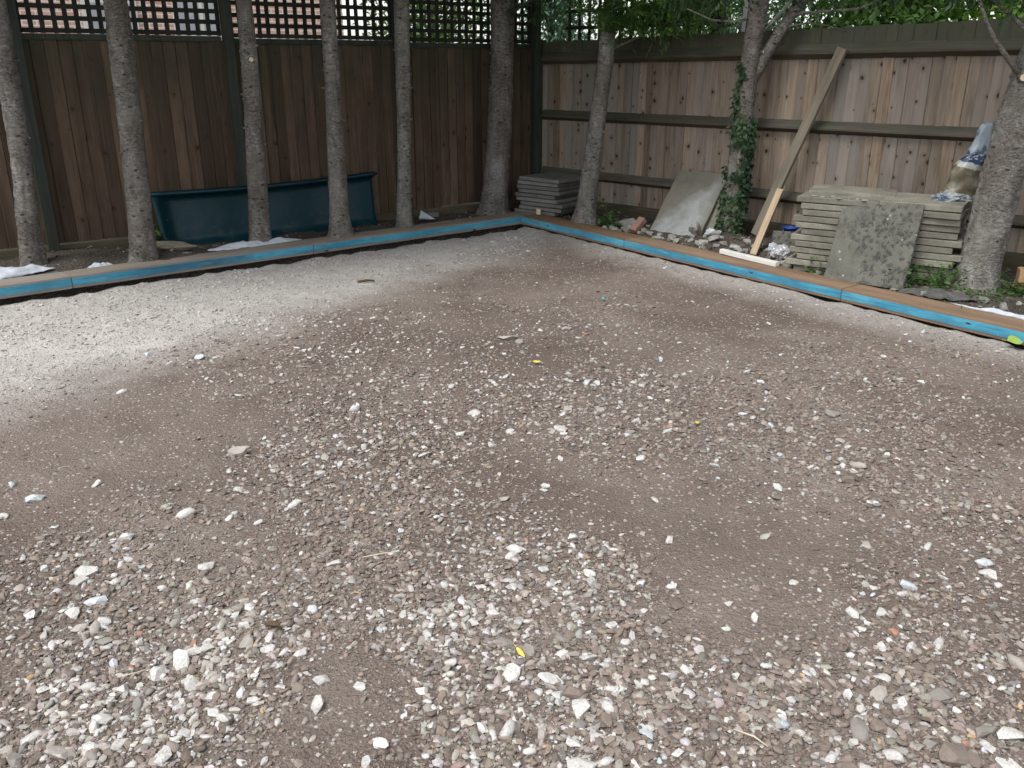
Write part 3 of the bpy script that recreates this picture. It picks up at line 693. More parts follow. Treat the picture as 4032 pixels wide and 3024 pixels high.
lf = thing('board_fence', fl(3, 0, 0.0), 'dark brown vertical board fence with trellis above, behind the row of trunks', 'fence')
LB = [board_mesh('board', 0.0945, 1.535, 0.013, 0.022, 300+i, M['board_left']) for i in range(7)]
s = 0.03; i = 0
rr = random.Random(31)
while s < 8.2:
    zb = 0.152 if not (0.6 < s < 1.15 or s > 3.9) else 0.166
    o = place('board', LB[i % 7], lf, fl(s, 0.0, zb), (rr.gauss(0, 0.004), rr.gauss(0, 0.002), RL))
    o.scale = (1, 1, (1.70 + 0.009*s - zb)/1.535)
    s += 0.099 + rr.gauss(0, 0.004); i += 1
seg = [0.07, 1.67, 3.27, 4.87, 6.47, 8.07]
for a in seg:
    h_ = 2.5 if a > 1 else 2.45
    m = local_box('post', 0.08, 0.095, h_, M['post'], int(a*10), 0.005, 0)
    place('post', m, lf, fl(a-0.047, 0.002, 0.0), (0, 0, RL))
for a, b in zip(seg, seg[1:]):
    L = b-a-0.097
    place('gravel_board', local_box('gravel_board', L, 0.03, 0.155, M['gravel_board'], int(a*7), 0.003, 8), lf, fl(a+0.0485, 0.0, -0.005), (0, 0, RL))
    zt = 1.685 + 0.009*(a+b)/2
    place('cap_rail', local_box('cap_rail', L, 0.06, 0.045, M['post'], int(a*9), 0.004, 6), lf, fl(a+0.0485, -0.02, zt), (0, 0, RL))

tl_names = ['trellis panel of close square lattice next to the fence corner', 'square lattice trellis panel above the dark teal slide\'s right end',
            'square lattice trellis panel between the second and third trunks from the left', 'square lattice trellis panel behind the leftmost trunk', None]
slat_v = local_box('slat', 0.035, 0.014, 0.62, M['trellis'], 1, 0.002, 0)
for pi, (a, b) in enumerate(zip(seg, seg[1:])):
    if pi == 4: break
    z0 = 1.732 + 0.009*(a+b)/2; L = b-a-0.1
    t = thing('trellis_panel', fl((a+b)/2, 0, z0), tl_names[pi], 'trellis', 'trellis panels on the dark fence')
    n = round(L/0.084); st = L/n
    for q in range(n+1):
        w_ = slat_v
        place('slat', w_, t, fl(a+0.05+q*st-0.015+rr.gauss(0, 0.003), 0.002, z0), (0, rr.gauss(0, 0.009), RL))
    hs_ = local_box('slat', L+0.02, 0.014, 0.035, M['trellis'], 2+pi, 0.002, 0)
    for q in range(8):
        place('slat', hs_, t, fl(a+0.04, 0.0165, z0+0.004+q*0.084+rr.gauss(0, 0.002)), (0, rr.gauss(0, 0.002), RL))

rf = thing('board_fence', fr(3, 0, 0.0), 'pale knotty board fence with three mossy horizontal rails, on the right', 'fence')
RB = [board_mesh('board', 0.0865, 1.60, 0.020, 0.012, 400+i, M['board_right'], -1, 0.034) for i in range(9)]
s = 0.06; i = 0
while s < 7.5:
    zb = 0.188 if s < 2.2 else 0.205
    top = 1.76 + 0.021*s
    o = place('board', RB[rr.randrange(9)], rf, fr(s, 0.004, zb), (rr.gauss(0, 0.003), rr.gauss(0, 0.003), RRT))
    o.scale = (rr.uniform(0.95, 1.06), 1, (top-zb)/1.60)
    s += 0.088 + rr.gauss(0, 0.008); i += 1
def arris(z, th, zr):
    """triangular rail: mossy sloping top, dark underside"""
    L = 7.4
    v = []; n = 12
    for q in range(n+1):
        x = L*q/n; w1 = 0.003*mnoise.noise(Vector((x*1.3, z, 0))); w2 = 0.003*mnoise.noise(Vector((x*1.7, z+5, 0)))
        v += [(x, 0, zr*x), (x, -0.058+w1, th*0.32+zr*x+w2), (x, -0.054+w1, th*0.46+zr*x+w2), (x, 0, th+zr*x)]
    f = []; fm = []
    for q in range(n):
        for j in range(3):
            a = q*4+j; f.append((a, a+1, a+5, a+4)); fm.append(0 if j < 2 else 1)
    f += [(0, 3, 2, 1), (n*4, n*4+1, n*4+2, n*4+3)]; fm += [0, 0]
    return make_mesh('arris_rail', v, f, [M['rail'], M['rail_top']], False, fm)
for z, th, zr in ((1.54, 0.12, 0.0145), (0.985, 0.105, 0.002), (0.40, 0.10, -0.003)):
    place('arris_rail', arris(z, th, zr), rf, fr(0.1, 0.004, z), (0, 0, RRT))
for a, b in ((0.10, 2.1), (2.104, 5.0), (5.004, 7.5)):
    place('gravel_board', local_box('gravel_board', b-a, 0.03, 0.205, M['gravel_board'], int(a*5+2), 0.003, 8), rf, fr(a, 0.034, -0.012), (0, 0, RRT))
place('post', local_box('post', 0.11, 0.1, 1.78, M['post'], 9, 0.004, 0), rf, fr(-0.03, 0.05, 0.0), (0, 0, RRT))
for a in (2.03, 4.95):
    place('post', local_box('post', 0.1, 0.09, 2.3, M['trellis'], int(a), 0.004, 0), rf, fr(a, -0.02, 0.0), (0, 0, RRT))

# wide open trellis standing just beyond the pale fence
t = thing('trellis_panel', fr(1.2, -0.12, 1.5), 'wide open dark trellis rising behind the pale fence near the corner', 'trellis', None)
for q in range(14):
    me = local_box('slat', 0.034, 0.014, 0.85, M['trellis_lit'] if q in (10, 11) else M['trellis'], q, 0.002, 0)
    place('slat', me, t, fr(0.30+q*0.128, -0.13, 1.6), (0, 0, RRT))
me = local_box('slat', 1.76, 0.014, 0.034, M['trellis'], 3, 0.002, 0)
for q in range(5):
    place('slat', me, t, fr(0.28, -0.115, 1.72+q*0.155), (0, 0, RRT))
wp = link('white_post', local_box('white_post', 0.075, 0.075, 2.6, M['white_plastic'], 3, 0.006, 0), None, fr(2.16, -0.35, 0.0), (0, 0, RRT))
tag(wp, 'slim white post standing behind the pale fence beside the ivy clad trunk', 'post')

# ------------------------------------------------------------------ foliage helpers
def quads(name, V, mat, parent=None):
    """V: (N,4,3) leaf quads in world space"""
    o = rootloc(parent); V = (V - np.array(o)).astype(np.float32); n = len(V)
    me = bpy.data.meshes.new(name)
    me.vertices.add(n*4); me.vertices.foreach_set('co', V.ravel())
    me.loops.add(n*4); me.loops.foreach_set('vertex_index', np.arange(n*4, dtype=np.int32))
    me.polygons.add(n); me.polygons.foreach_set('loop_start', np.arange(0, n*4, 4, dtype=np.int32))
    me.materials.append(mat); me.update(calc_edges=True)
    return link(name, me, parent)
def unit(a): return a/np.maximum(np.linalg.norm(a, axis=-1, keepdims=True), 1e-9)
def diamonds(base, d, nrm, ln, wd, fold=0.12):
    """leaf blades from base points along d, lying in the plane with normal nrm"""
    d = unit(d); s_ = unit(np.cross(d, nrm)); u = np.cross(s_, d)
    ln = np.asarray(ln).reshape(-1, 1); wd = np.asarray(wd).reshape(-1, 1)
    return np.stack([base, base+d*ln*0.45+s_*wd*0.5+u*wd*fold, base+d*ln, base+d*ln*0.45-s_*wd*0.5+u*wd*fold], 1)
def sprays(c, d, rng, k=6, ln=0.075, wd=0.026):
    """flat cypress sprays: k leaflets set left and right of a short rib"""
    n = len(c); d = unit(d); nr = unit(rng.normal(0, 0.5, (n, 3)) + np.array([0, 0, 1.0])); s_ = unit(np.cross(d, nr)); out = []
    for j in range(k):
        q = (j+0.3)/k; sg = 1 if j % 2 else -1
        dd = d*0.8 + s_*sg*rng.uniform(0.35, 0.75, (n, 1)) if j < k-1 else d
        out.append(diamonds(c + d*(q*ln*1.7), dd + rng.normal(0, 0.1, (n, 3)), nr + rng.normal(0, 0.2, (n, 3)), ln*rng.uniform(0.7, 1.2, n), wd*rng.uniform(0.8, 1.2, n)))
    return np.concatenate(out)
def crown_pts(rng, z0, z1, rmax, nl=30, per=120):
    C_, D_, limbs = [], [], []
    for i in range(nl):
        q = (i+0.5)/nl; z = z0 + (z1-z0)*q**1.15; a = i*2.399 + rng.uniform(-0.4, 0.4); L = (rmax*(1-q)**0.8 + 0.25)*rng.uniform(0.8, 1.15)
        e = np.array([math.cos(a), math.sin(a), 0.0])
        t = np.sqrt(rng.uniform(0.04, 1, per)); rise = 0.25*L
        p = e*(t*L)[:, None]; p[:, 2] += z + rise*t - 0.42*L*t*t
        sp = rng.normal(0, 0.11 + 0.1*L, (per, 3)); sp[:, 2] *= 0.7
        C_.append(p+sp); D_.append(np.tile(e, (per, 1)) + sp*2 + np.array([0, 0, -0.55]))
        limbs.append((z, e, L, rise))
    return np.concatenate(C_), np.concatenate(D_), limbs

# ------------------------------------------------------------------ the cypress trunks
def trunk_part(root, prof, y, seed, lean_top=(0, 0)):
    """prof: (x, z, r) from the ground up, continued to a 6.5 m tip"""
    p = sorted([(z, x, r) for x, z, r in prof])
    z_, x_, r_ = map(list, zip(*p)); y_ = [y]*len(z_)
    dx = (x_[-1]-x_[0])/(z_[-1]-z_[0])
    for zz in (3.2, 4.6, 6.2):
        q = zz - z_[len(p)-1]
        x_.append(x_[len(p)-1] + dx*0.5*q*0.6 + lean_top[0]*q); y_.append(y + lean_top[1]*q); r_.append(max(0.012, r_[len(p)-1]*(1 - q/5.4)**0.9)); z_.append(zz)
    zs = np.concatenate([np.arange(0.0, 2.5, 0.02), np.arange(2.5, 6.2, 0.15)])
    X = np.interp(zs, z_, x_); Y = np.interp(zs, z_, y_); Rr = np.interp(zs, z_, r_)
    kk = np.ones(9)/9
    pad = lambda a: np.convolve(np.pad(a, 4, 'edge'), kk, 'valid')
    X = pad(X); Y = pad(Y); Rr = pad(Rr)
    flare = 0.62*np.exp(-np.maximum(zs-0.06, 0)/0.085)
    n = 40; v = []; f = []
    for i, z in enumerate(zs):
        for j in range(n):
            a = 2*math.pi*j/n; ca, sa = math.cos(a), math.sin(a)
            q = 1 + 0.07*mnoise.noise(Vector((ca*1.1+seed*5, sa*1.1, z*1.6))) + 0.05*mnoise.noise(Vector((ca*3.2+seed, sa*3.2, z*9))) \
                + 0.075*mnoise.noise(Vector((ca*6+seed*2, sa*6, z*36))) + 0.06*mnoise.noise(Vector((ca*11, sa*11+seed, z*24)))
            q += 0.10*max(0, mnoise.noise(Vector((ca*2.3+seed*9, sa*2.3, z*5.5))) - 0.33)
            q += flare[i]*(0.75 + 0.9*mnoise.noise(Vector((ca*1.7+seed*3, sa*1.7, 0.5))))
            v.append((X[i]+ca*Rr[i]*q, Y[i]+sa*Rr[i]*q, z))
    for i in range(len(zs)-1):
        for j in range(n):
            a = i*n+j; b = i*n+(j+1) % n; f.append((a, b, b+n, a+n))
    o = rootloc(root)
    me = make_mesh('trunk', [(a-o.x, b-o.y, c-o.z) for a, b, c in v], f, M['bark'], True)
    return link('trunk', me, root), (zs, X, Y, Rr)
TREES = [
 ('t1', 6.58, [(-3.619,1.718,.077),(-3.622,1.361,.076),(-3.630,1.007,.072),(-3.650,0.75,.072),(-3.705,0.09,.083)], 'leftmost bare trunk leaning right, beside the white sheeting'),
 ('t2', 6.746, [(-2.839,1.976,.08),(-2.843,1.723,.084),(-2.859,1.158,.085),(-2.875,0.692,.088),(-2.907,0.09,.092)], 'bare trunk standing at the left end of the teal slide'),
 ('t3', 7.43, [(-2.113,2.019,.058),(-2.112,1.74,.063),(-2.128,1.118,.075),(-2.153,0.605,.08),(-2.177,0.113,.088)], 'bare trunk with one pale cut stub in front of the slide\'s middle'),
 ('t4', 7.755, [(-1.519,2.039,.062),(-1.522,1.709,.063),(-1.529,1.099,.07),(-1.537,0.607,.08),(-1.538,0.112,.094)], 'slim bare trunk in front of the slide\'s right end'),
 ('t5', 8.224, [(-0.963,2.069,.066),(-0.976,1.656,.067),(-0.985,1.072,.063),(-1.005,0.55,.065),(-1.028,0.108,.069)], 'thinnest straight bare trunk, standing clear to the right of the slide'),
 ('t6', 9.047, [(-0.091,2.121,.115),(-0.095,1.666,.114),(-0.119,1.024,.116),(-0.152,0.552,.121),(-0.196,0.09,.131)], 'thick bare trunk in the fence corner left of the dark slab stack'),
 ('t7', 8.495, [(0.892,2.086,.064),(0.858,1.55,.075),(0.805,1.056,.076),(0.752,0.517,.088),(0.709,0.09,.100)], 'leaning bare trunk just right of the dark slab stack'),
 ('t8', 7.715, [(2.025,2.037,.083),(1.995,1.649,.070),(1.986,1.246,.078),(1.970,0.742,.086),(1.938,0.167,.088)], 'forked trunk clothed in ivy in front of the pale fence'),
 ('t9', 5.84, [(3.40,1.919,.120),(3.345,1.625,.122),(3.285,1.211,.126),(3.24,0.757,.126),(3.195,0.09,.132)], 'stout bare trunk at the right edge beside the big slab stack'),
]
TD = {}
CROWNS = []
for vi in range(3):
    g_ = np.random.default_rng(50+vi)
    c_, d_, limbs = crown_pts(g_, 0.0, 4.3, 1.55, 36, 150)
    kp = c_[:, 2] > -0.25; c_ = c_[kp]; d_ = d_[kp]
    CROWNS.append((sprays(c_, d_, g_), limbs))
crown_me = {}
def cutface(root, parent, p, d, r, name='cut_stub'):
    """short sawn stub with a pale end"""
    d = Vector(d).normalized(); p = Vector(p)
    b = MB(); b.tube([p - d*0.05, p + d*0.004], [r*1.5, r*1.12], 12, 0, True)
    b.tube([p + d*0.0045, p + d*0.008], [r, r*0.97], 12, 1, True)
    return b.build(name, [M['bark'], M['cutwood']], parent)
for ti, (key, y, prof, lab) in enumerate(TREES):
    base = min(prof, key=lambda a: a[1])
    r = thing('cypress_tree', (base[0], y, 0.07), lab, 'tree', 'cypress trees in front of the fences')
    tr, TD[key] = trunk_part(r, prof, y, ti+1, (0, 0))
    zs, X, Y, Rr = TD[key]
    vi = ti % 3
    cz = 2.72 if ti < 5 else (2.6 if ti < 7 else 2.95)
    if vi not in crown_me:
        V, limbs = CROWNS[vi]
        tmp = quads('crown', V, M['cypress']); crown_me[vi] = tmp.data; bpy.data.objects.remove(tmp)
    xi = float(np.interp(cz+1, zs, X)); yi = float(np.interp(cz+1, zs, Y))
    cr = link('crown', crown_me[vi], r, Vector((xi, yi, cz)) - rootloc(r), (0, 0, ti*1.3), (1, 1, 1))
    b = MB()
    for z, e, L, rise in CROWNS[vi][1]:
        ca, sa = math.cos(ti*1.3), math.sin(ti*1.3); ex, ey = e[0]*ca-e[1]*sa, e[0]*sa+e[1]*ca
        pts = [Vector((xi+ex*L*q, yi+ey*L*q, cz+z+rise*q-0.42*L*q*q)) for q in (0, 0.35, 0.7, 0.95)]
        b.tube(pts, [0.022, 0.016, 0.01, 0.004], 5, 0, False)
    b.build('limbs', M['bark'], r)
    # small snags and bark nodes left from trimming
    g_ = random.Random(90+ti); b = MB()
    for q in range(16):
        z = g_.uniform(0.35, 2.0); a = g_.uniform(0, 6.283); x0 = float(np.interp(z, zs, X)); y0 = float(np.interp(z, zs, Y)); r0 = float(np.interp(z, zs, Rr))
        e = Vector((math.cos(a), math.sin(a), g_.uniform(-0.2, 0.35)))
        l_ = g_.uniform(0.008, 0.03); p = Vector((x0, y0, z)) + e*(r0*0.92)
        b.tube([p, p+e*l_*0.6, p+e*l_], [0.011, 0.008, 0.005], 6, 0, True)
    b.build('snags', M['bark'], r)
    if key == 't3': cutface(r, tr, (-2.085, y-0.055, 1.579), (0.35, -1, 0.15), 0.018)
    if key == 't8':
        cutface(r, tr, (2.062, y-0.03, 1.556), (0.75, -0.7, 0.1), 0.013); cutface(r, tr, (2.085, y-0.035, 1.639), (0.75, -0.7, 0.1), 0.011)
        b = MB(); b.tube([(2.0, y, 1.38), (2.06, y, 1.5), (2.17, y-0.02, 1.72), (2.27, y-0.03, 1.9), (2.40, y-0.03, 2.06), (2.7, y, 2.6), (2.9, y, 3.4)], [0.05, 0.052, 0.046, 0.043, 0.04, 0.034, 0.02], 14, 0, True, 0.25, 4)
        b.build('branch', M['bark'], r, True)
        for pts, rad in (([(2.05, y, 1.78), (2.15, y-0.03, 1.88), (2.25, y-0.1, 2.02), (2.35, y-0.2, 2.3)], [0.02, 0.018, 0.014, 0.01]),
                         ([(2.27, y-0.03, 1.92), (2.5, y-0.1, 1.945), (2.78, y-0.15, 1.96), (3.0, y-0.2, 2.06)], [0.014, 0.012, 0.009, 0.006]),
                         ([(2.2, y-0.03, 1.82), (2.4, y-0.1, 1.86), (2.56, y-0.12, 1.84), (2.7, y-0.2, 1.79)], [0.008, 0.007, 0.005, 0.003]),
                         ([(1.98, y, 1.9), (1.8, y-0.1, 1.87), (1.62, y-0.12, 1.88), (1.4, y-0.2, 1.96)], [0.012, 0.01, 0.008, 0.005])):
            b = MB(); b.tube(pts, rad, 7, 0, True); b.build('branch', M['bark'], r, True)
    if key == 't9':
        cutface(r, tr, (3.215, y-0.085, 1.467), (-0.35, -1, 0.1), 0.022)
        for pts, rad in (([(3.30, y, 1.42), (3.13, y-0.05, 1.56), (3.0, y-0.08, 1.68), (2.91, y-0.1, 1.79), (2.8, y-0.1, 2.0)], [0.022, 0.017, 0.014, 0.012, 0.008]),
                         ([(3.34, y, 1.66), (3.13, y-0.03, 1.80), (2.95, y-0.05, 1.92), (2.8, y-0.1, 2.1)], [0.018, 0.013, 0.01, 0.007])):
            b = MB(); b.tube(pts, rad, 7, 0, True); b.build('branch', M['bark'], r, True)
    if key == 't6':
        b = MB(); b.tube([(-0.05, y, 1.98), (0.05, y-0.03, 2.04), (0.18, y-0.05, 2.12), (0.4, y-0.1, 2.3)], [0.02, 0.015, 0.012, 0.008], 7); b.build('branch', M['bark'], r, True)
    if key == 't7':
        b = MB(); b.tube([(0.88, y, 1.65), (0.97, y-0.03, 1.70), (1.1, y-0.06, 1.755), (1.27, y-0.1, 1.83), (1.5, y-0.15, 1.95)], [0.012, 0.011, 0.009, 0.008, 0.005], 7)
        br = b.build('branch', M['bark'], r, True)
    # low hanging sprays that dip into the picture
    hang = {'t6': [(0.25, 9.0, 2.12, 0.22, 60)], 't7': [(0.95, 8.38, 1.96, 0.14, 90), (1.2, 8.35, 1.93, 0.16, 130), (1.5, 8.3, 1.98, 0.22, 200), (0.75, 8.3, 2.05, 0.15, 60), (1.32, 8.3, 2.1, 0.3, 200)],
            't8': [(1.6, 7.6, 2.08, 0.16, 90), (2.45, 7.5, 2.09, 0.12, 30), (2.95, 7.4, 2.12, 0.15, 40)],
            't9': [(2.9, 5.75, 1.99, 0.10, 40), (3.12, 5.8, 2.0, 0.1, 40)]}.get(key, [])
    if hang:
        g2 = np.random.default_rng(70+ti); cs = []
        for x, yy, z, rad, n_ in hang: cs.append(g2.normal(0, 1, (n_, 3))*np.array([rad, rad, rad*0.4]) + np.array([x, yy, z]))
        cs = np.concatenate(cs)
        quads('hanging_sprays', sprays(cs, g2.normal(0, 1, (len(cs), 3)) + np.array([0, 0, -0.6]), g2, 7, 0.06, 0.02), M['cypress'] if key != 't7' else M['leaf_mid'], r)

# ivy on the forked trunk
iv = thing('ivy_plant', (1.94, 7.63, 0.1), 'ivy climbing the forked trunk in front of the pale fence', 'ivy')
zs, X, Y, Rr = TD['t8']
g_ = np.random.default_rng(5); B = []; Dd = []; Nn = []
while len(B) < 1150:
    z = g_.uniform(0.12, 1.55); a = g_.uniform(-math.pi, 0.15)              # the side turned to the camera; -pi/2 faces it
    u = (a + math.pi/2)/1.6
    if z > 1.1: ok = np.exp(-((u+0.75)/0.3)**2)*0.6
    elif z > 0.85: ok = np.exp(-((u-0.25)/0.75)**2)
    elif z > 0.45: ok = np.exp(-((u-0.65)/0.42)**2) + 0.5*np.exp(-((u+0.85)/0.25)**2)*(z < 0.7) + 0.7*np.exp(-((z-0.62)/0.035)**2)
    else: ok = 0.42
    ok *= 0.35 + 1.1*(fbm(a*3+5, z*9, 2, 2) > 0.42)
    if g_.random() > ok: continue
    r0 = float(np.interp(z, zs, Rr)); n_ = np.array([math.cos(a), math.sin(a), 0.15])
    B.append([float(np.interp(z, zs, X)), float(np.interp(z, zs, Y)), z] + n_*(r0*1.05 + g_.uniform(0, 0.03)))
    Nn.append(n_ + g_.normal(0, 0.4, 3)); Dd.append(np.array([g_.normal(0, 0.8), g_.normal(0, 0.4), -0.7]))
B = np.array(B); Dd = np.array(Dd); Nn = np.array(Nn)
quads('leaves', diamonds(B, Dd, Nn, g_.uniform(0.028, 0.055, len(B)), g_.uniform(0.026, 0.045, len(B))), M['ivy'], iv)
b = MB()
for q in range(5):
    pts = []
    for z in np.linspace(0.08, 1.2-0.12*q, 9):
        a = -1.57 + 0.9*math.sin(z*3+q*1.7) + 0.2*q; r0 = float(np.interp(z, zs, Rr))*1.06
        pts.append((float(np.interp(z, zs, X))+math.cos(a)*r0, float(np.interp(z, zs, Y))+math.sin(a)*r0, z))
    b.tube(pts, 0.004, 5)
b.build('stems', M['stem'], iv)

# ------------------------------------------------------------------ beyond the fences
def leafy(name, loc, h0, h1, rx, n, mat, label, cat, seed, ln=0.09, group='garden trees beyond the pale fence'):
    r = thing(name, loc, label, cat, group)
    g2 = np.random.default_rng(seed); nc = 34; c = g2.normal(0, 1, (nc, 3)); c = unit(c)*g2.random((nc, 1))**0.45
    c *= np.array([rx, rx, (h1-h0)/2]); c += np.array([loc[0], loc[1], (h0+h1)/2])
    p = c[g2.integers(0, nc, n)] + g2.normal(0, 0.2*rx, (n, 3))
    quads('crown', diamonds(p, g2.normal(0, 1, (n, 3)) + np.array([0, 0, -0.4]), g2.normal(0, 0.6, (n, 3)) + np.array([0, 0, 1]), ln*g2.uniform(0.6, 1.3, n), ln*0.55*g2.uniform(0.7, 1.2, n)), mat, r)
    b = MB(); z0 = (h0+h1)/2
    b.tube([(loc[0], loc[1], -0.25), (loc[0]+0.03, loc[1], h0), (loc[0]+0.08, loc[1]+0.05, z0), (loc[0], loc[1], h1-0.3)], [0.09, 0.07, 0.05, 0.02], 8)
    for q in range(9):
        e = c[q]; b.tube([(loc[0]+0.04, loc[1], h0+0.3), tuple((np.array([loc[0], loc[1], z0-0.4])+e)/2), tuple(e)], [0.03, 0.02, 0.008], 5)
    b.build('trunk', M['bark'], r, True)
GT = [
 (fr(0.75, -1.6), 0.9, 3.4, 0.7, 4200, 'leaf_light', 'light green bush just behind the fence corner right of the close trellis', 0.07),
 (fr(0.2, -3.4), 1.0, 4.2, 1.2, 5200, 'leaf_blue', 'bluish green bush behind the corner where the two fences meet', 0.08),
 (fr(1.6, -4.6), 0.8, 4.4, 1.4, 11000, 'leaf_mid', 'green bush seen through the wide open trellis', 0.12),
 (fr(3.1, -5.6), 0.7, 4.2, 1.5, 12000, 'leaf_light', 'bush beyond the pale fence right of the slim white post', 0.12),
 (fr(5.0, -6.6), 0.6, 4.3, 1.6, 13000, 'leaf_light', 'bright green bush beyond the fence above the leaning plank', 0.125),
 (fr(7.2, -6.6), 0.6, 4.2, 1.6, 13000, 'leaf_light', 'bright green bush beyond the fence above the big buff stack', 0.125),
 (fr(9.2, -6.2), 0.6, 4.4, 1.6, 12000, 'leaf_mid', 'green bush beyond the fence at the right edge', 0.12),
 (fl(-0.1, -2.6), 0.8, 3.4, 0.8, 5200, 'leaf_mid', 'bush behind the trellis panel next to the fence corner', 0.08),
 (Vector((0.62, 13.0, 0)), 0.8, 3.8, 0.8, 6000, 'leaf_blue', 'pale bluish bush filling the gap between the two trellises', 0.08),
 (fr(4.2, -11.5), 1.0, 7.5, 3.0, 9000, 'leaf_mid', 'tall tree far behind the bushes beyond the pale fence', 0.16),
 (fr(9.0, -12.5), 1.0, 7.5, 3.0, 9000, 'leaf_mid', 'tall tree far beyond the fence at the right edge', 0.16),
 (fr(-0.5, -9.0), 1.0, 7.0, 2.4, 8000, 'leaf_mid', 'tall tree far behind the fence corner', 0.14)]
for i, (p, h0, h1, rx, n_, mt, lab, ln) in enumerate(GT):
    leafy('garden_tree', p, h0, h1, rx, n_, M[mt], lab, 'tree' if 'tall' in lab else 'bush', 31+i, ln)

def brick_mat():
    n = NT('house_brick'); v = n.oc()
    q = n.n('ShaderNodeTexBrick'); n.l(n.vec('MULTIPLY', n.comb(n.sep(v)[0], n.sep(v)[2], 0.0), (1, 1, 1)), q.inputs['Vector'])
    q.inputs['Color1'].default_value = (0.58, 0.37, 0.32, 1); q.inputs['Color2'].default_value = (0.47, 0.28, 0.24, 1); q.inputs['Mortar'].default_value = (0.70, 0.66, 0.62, 1)
    q.inputs['Scale'].default_value = 1.0; q.inputs['Mortar Size'].default_value = 0.009; q.inputs['Brick Width'].default_value = 0.225; q.inputs['Row Height'].default_value = 0.075
    n.color(q.outputs['Color']); n.rough(0.9); return n.mat
M['brick'] = brick_mat()
M['glass'] = plain('window_glass', (0.35, 0.38, 0.42), 0.05, 0.05, spec=0.8)
M['roof'] = plain('roof_tile', (0.12, 0.075, 0.06), 0.9, 0.3)
hb = fl(5, -9.5, -0.25)
hs_ = thing('brick_house', hb, 'red brick house with white windows glimpsed through the trellis', 'house')
hl = lambda s, o, z: fl(s, -9.5+o, z)
place('wall', local_box('wall', 15, 0.3, 5.4, M['brick'], 1, 0, 0), hs_, hl(-2.0, -0.3, -0.25), (0, 0, RL))
b = MB()
v = [hl(-2.4, 0.4, 5.0), hl(13.4, 0.4, 5.0), hl(13.4, -3.6, 7.6), hl(-2.4, -3.6, 7.6), hl(-2.4, 0.4, 5.15), hl(13.4, 0.4, 5.15), hl(13.4, -3.6, 7.75), hl(-2.4, -3.6, 7.75)]
b.add(v, [(0, 1, 2, 3), (7, 6, 5, 4), (0, 4, 5, 1), (1, 5, 6, 2), (2, 6, 7, 3), (3, 7, 4, 0)]); b.build('roof', M['roof'], hs_)
for a, w_, z0, h_ in ((9.2, 1.6, 2.35, 1.2), (6.3, 1.3, 2.3, 1.2), (3.9, 1.2, 2.3, 1.2), (1.9, 0.9, 0.2, 2.4), (11.6, 1.2, 2.2, 1.2), (0.3, 1.0, 2.0, 1.3)):
    wn_ = place('window', local_box('window', w_, 0.05, h_, M['white_plastic'], 1, 0.01, 0), hs_, hl(a, 0.0, z0), (0, 0, RL))
    for q in range(2):
        o = link('pane', local_box('pane', w_/2-0.1, 0.01, h_-0.14, M['glass'], 1, 0, 0), wn_, (0.07 + q*(w_/2-0.035), 0.043, 0.07))
dp = MB(); dp.tube([hl(8.6, 0.06, -0.25), hl(8.6, 0.06, 5.0)], 0.045, 10); dp.build('downpipe', plain('grey_pipe', (0.2, 0.22, 0.25)), hs_)

# ------------------------------------------------------------------ paving slabs
def slab_me(name, w_, d_, t_, seed, mat, chip=0.006):
    bm = bmesh.new(); bmesh.ops.create_cube(bm, size=1)
    bmesh.ops.scale(bm, verts=bm.verts, vec=(w_, d_, t_)); bmesh.ops.translate(bm, verts=bm.verts, vec=(w_/2, d_/2, t_/2))
    bmesh.ops.bevel(bm, geom=bm.edges[:], offset=min(0.0035, t_*0.1), segments=1, affect='EDGES')
    bmesh.ops.subdivide_edges(bm, edges=[e for e in bm.edges if e.calc_length() > min(w_, d_, t_)*1.5], cuts=9, use_grid_fill=True)
    for v in bm.verts:
        q = mnoise.noise_vector(v.co*16 + Vector((seed*3.7, seed, 0))); q2 = mnoise.noise_vector(v.co*5 + Vector((seed, 0, seed*2.0)))
        v.co += Vector((q.x, q.y, q.z*0.25))*chip*0.5 + Vector((q2.x, q2.y, q2.z*0.3))*chip*0.6
    me = bpy.data.meshes.new(name); bm.to_mesh(me); bm.free(); me.materials.append(mat); return me
ORD = ['topmost', 'second', 'third', 'fourth', 'fifth', 'sixth', 'seventh', 'eighth', 'ninth', 'tenth', 'eleventh', 'twelfth', 'thirteenth']
def stack(c, ang, n, w_, d_, t_, z0, mat, where, group, seed, jit=0.014):
    g2 = random.Random(seed); ms = [slab_me('paving_slab', w_, d_, t_, seed+i, mat) for i in range(4)]
    u = Vector((math.cos(ang), math.sin(ang))); s_ = Vector((-math.sin(ang), math.cos(ang)))
    for i in range(n):
        q = c + u*g2.gauss(0, jit) + s_*abs(g2.gauss(0, jit*0.5))
        o = link('paving_slab', ms[g2.randrange(4)], None, (q.x, q.y, z0+i*(t_+0.006)), (g2.gauss(0, 0.003), g2.gauss(0, 0.003), ang+g2.gauss(0, 0.026)))
        k_ = n-1-i
        nm = (ORD[k_] + ' slab from the top of ' if 0 < k_ < n-1 else ('topmost slab of ' if k_ == 0 else 'bottom slab of ')) + where
        o.scale = (g2.uniform(0.97, 1.02), g2.uniform(0.97, 1.02), 1); tag(o, nm, 'paving slab', group)
A1 = math.radians(-38)
F0 = Vector((0.45, 8.83))
u = Vector((math.cos(A1), math.sin(A1)))
stack(F0 - u*0.52, A1, 9, 0.52, 0.52, 0.036, 0.085, M['slab_grey'], 'the dark grey stack in the fence corner', 'slabs stacked in the fence corner', 11, 0.022)
A2 = math.radians(-32); u2 = Vector((math.cos(A2), math.sin(A2))); s2 = Vector((-math.sin(A2), math.cos(A2)))
FL = Vector((2.10, 6.42))
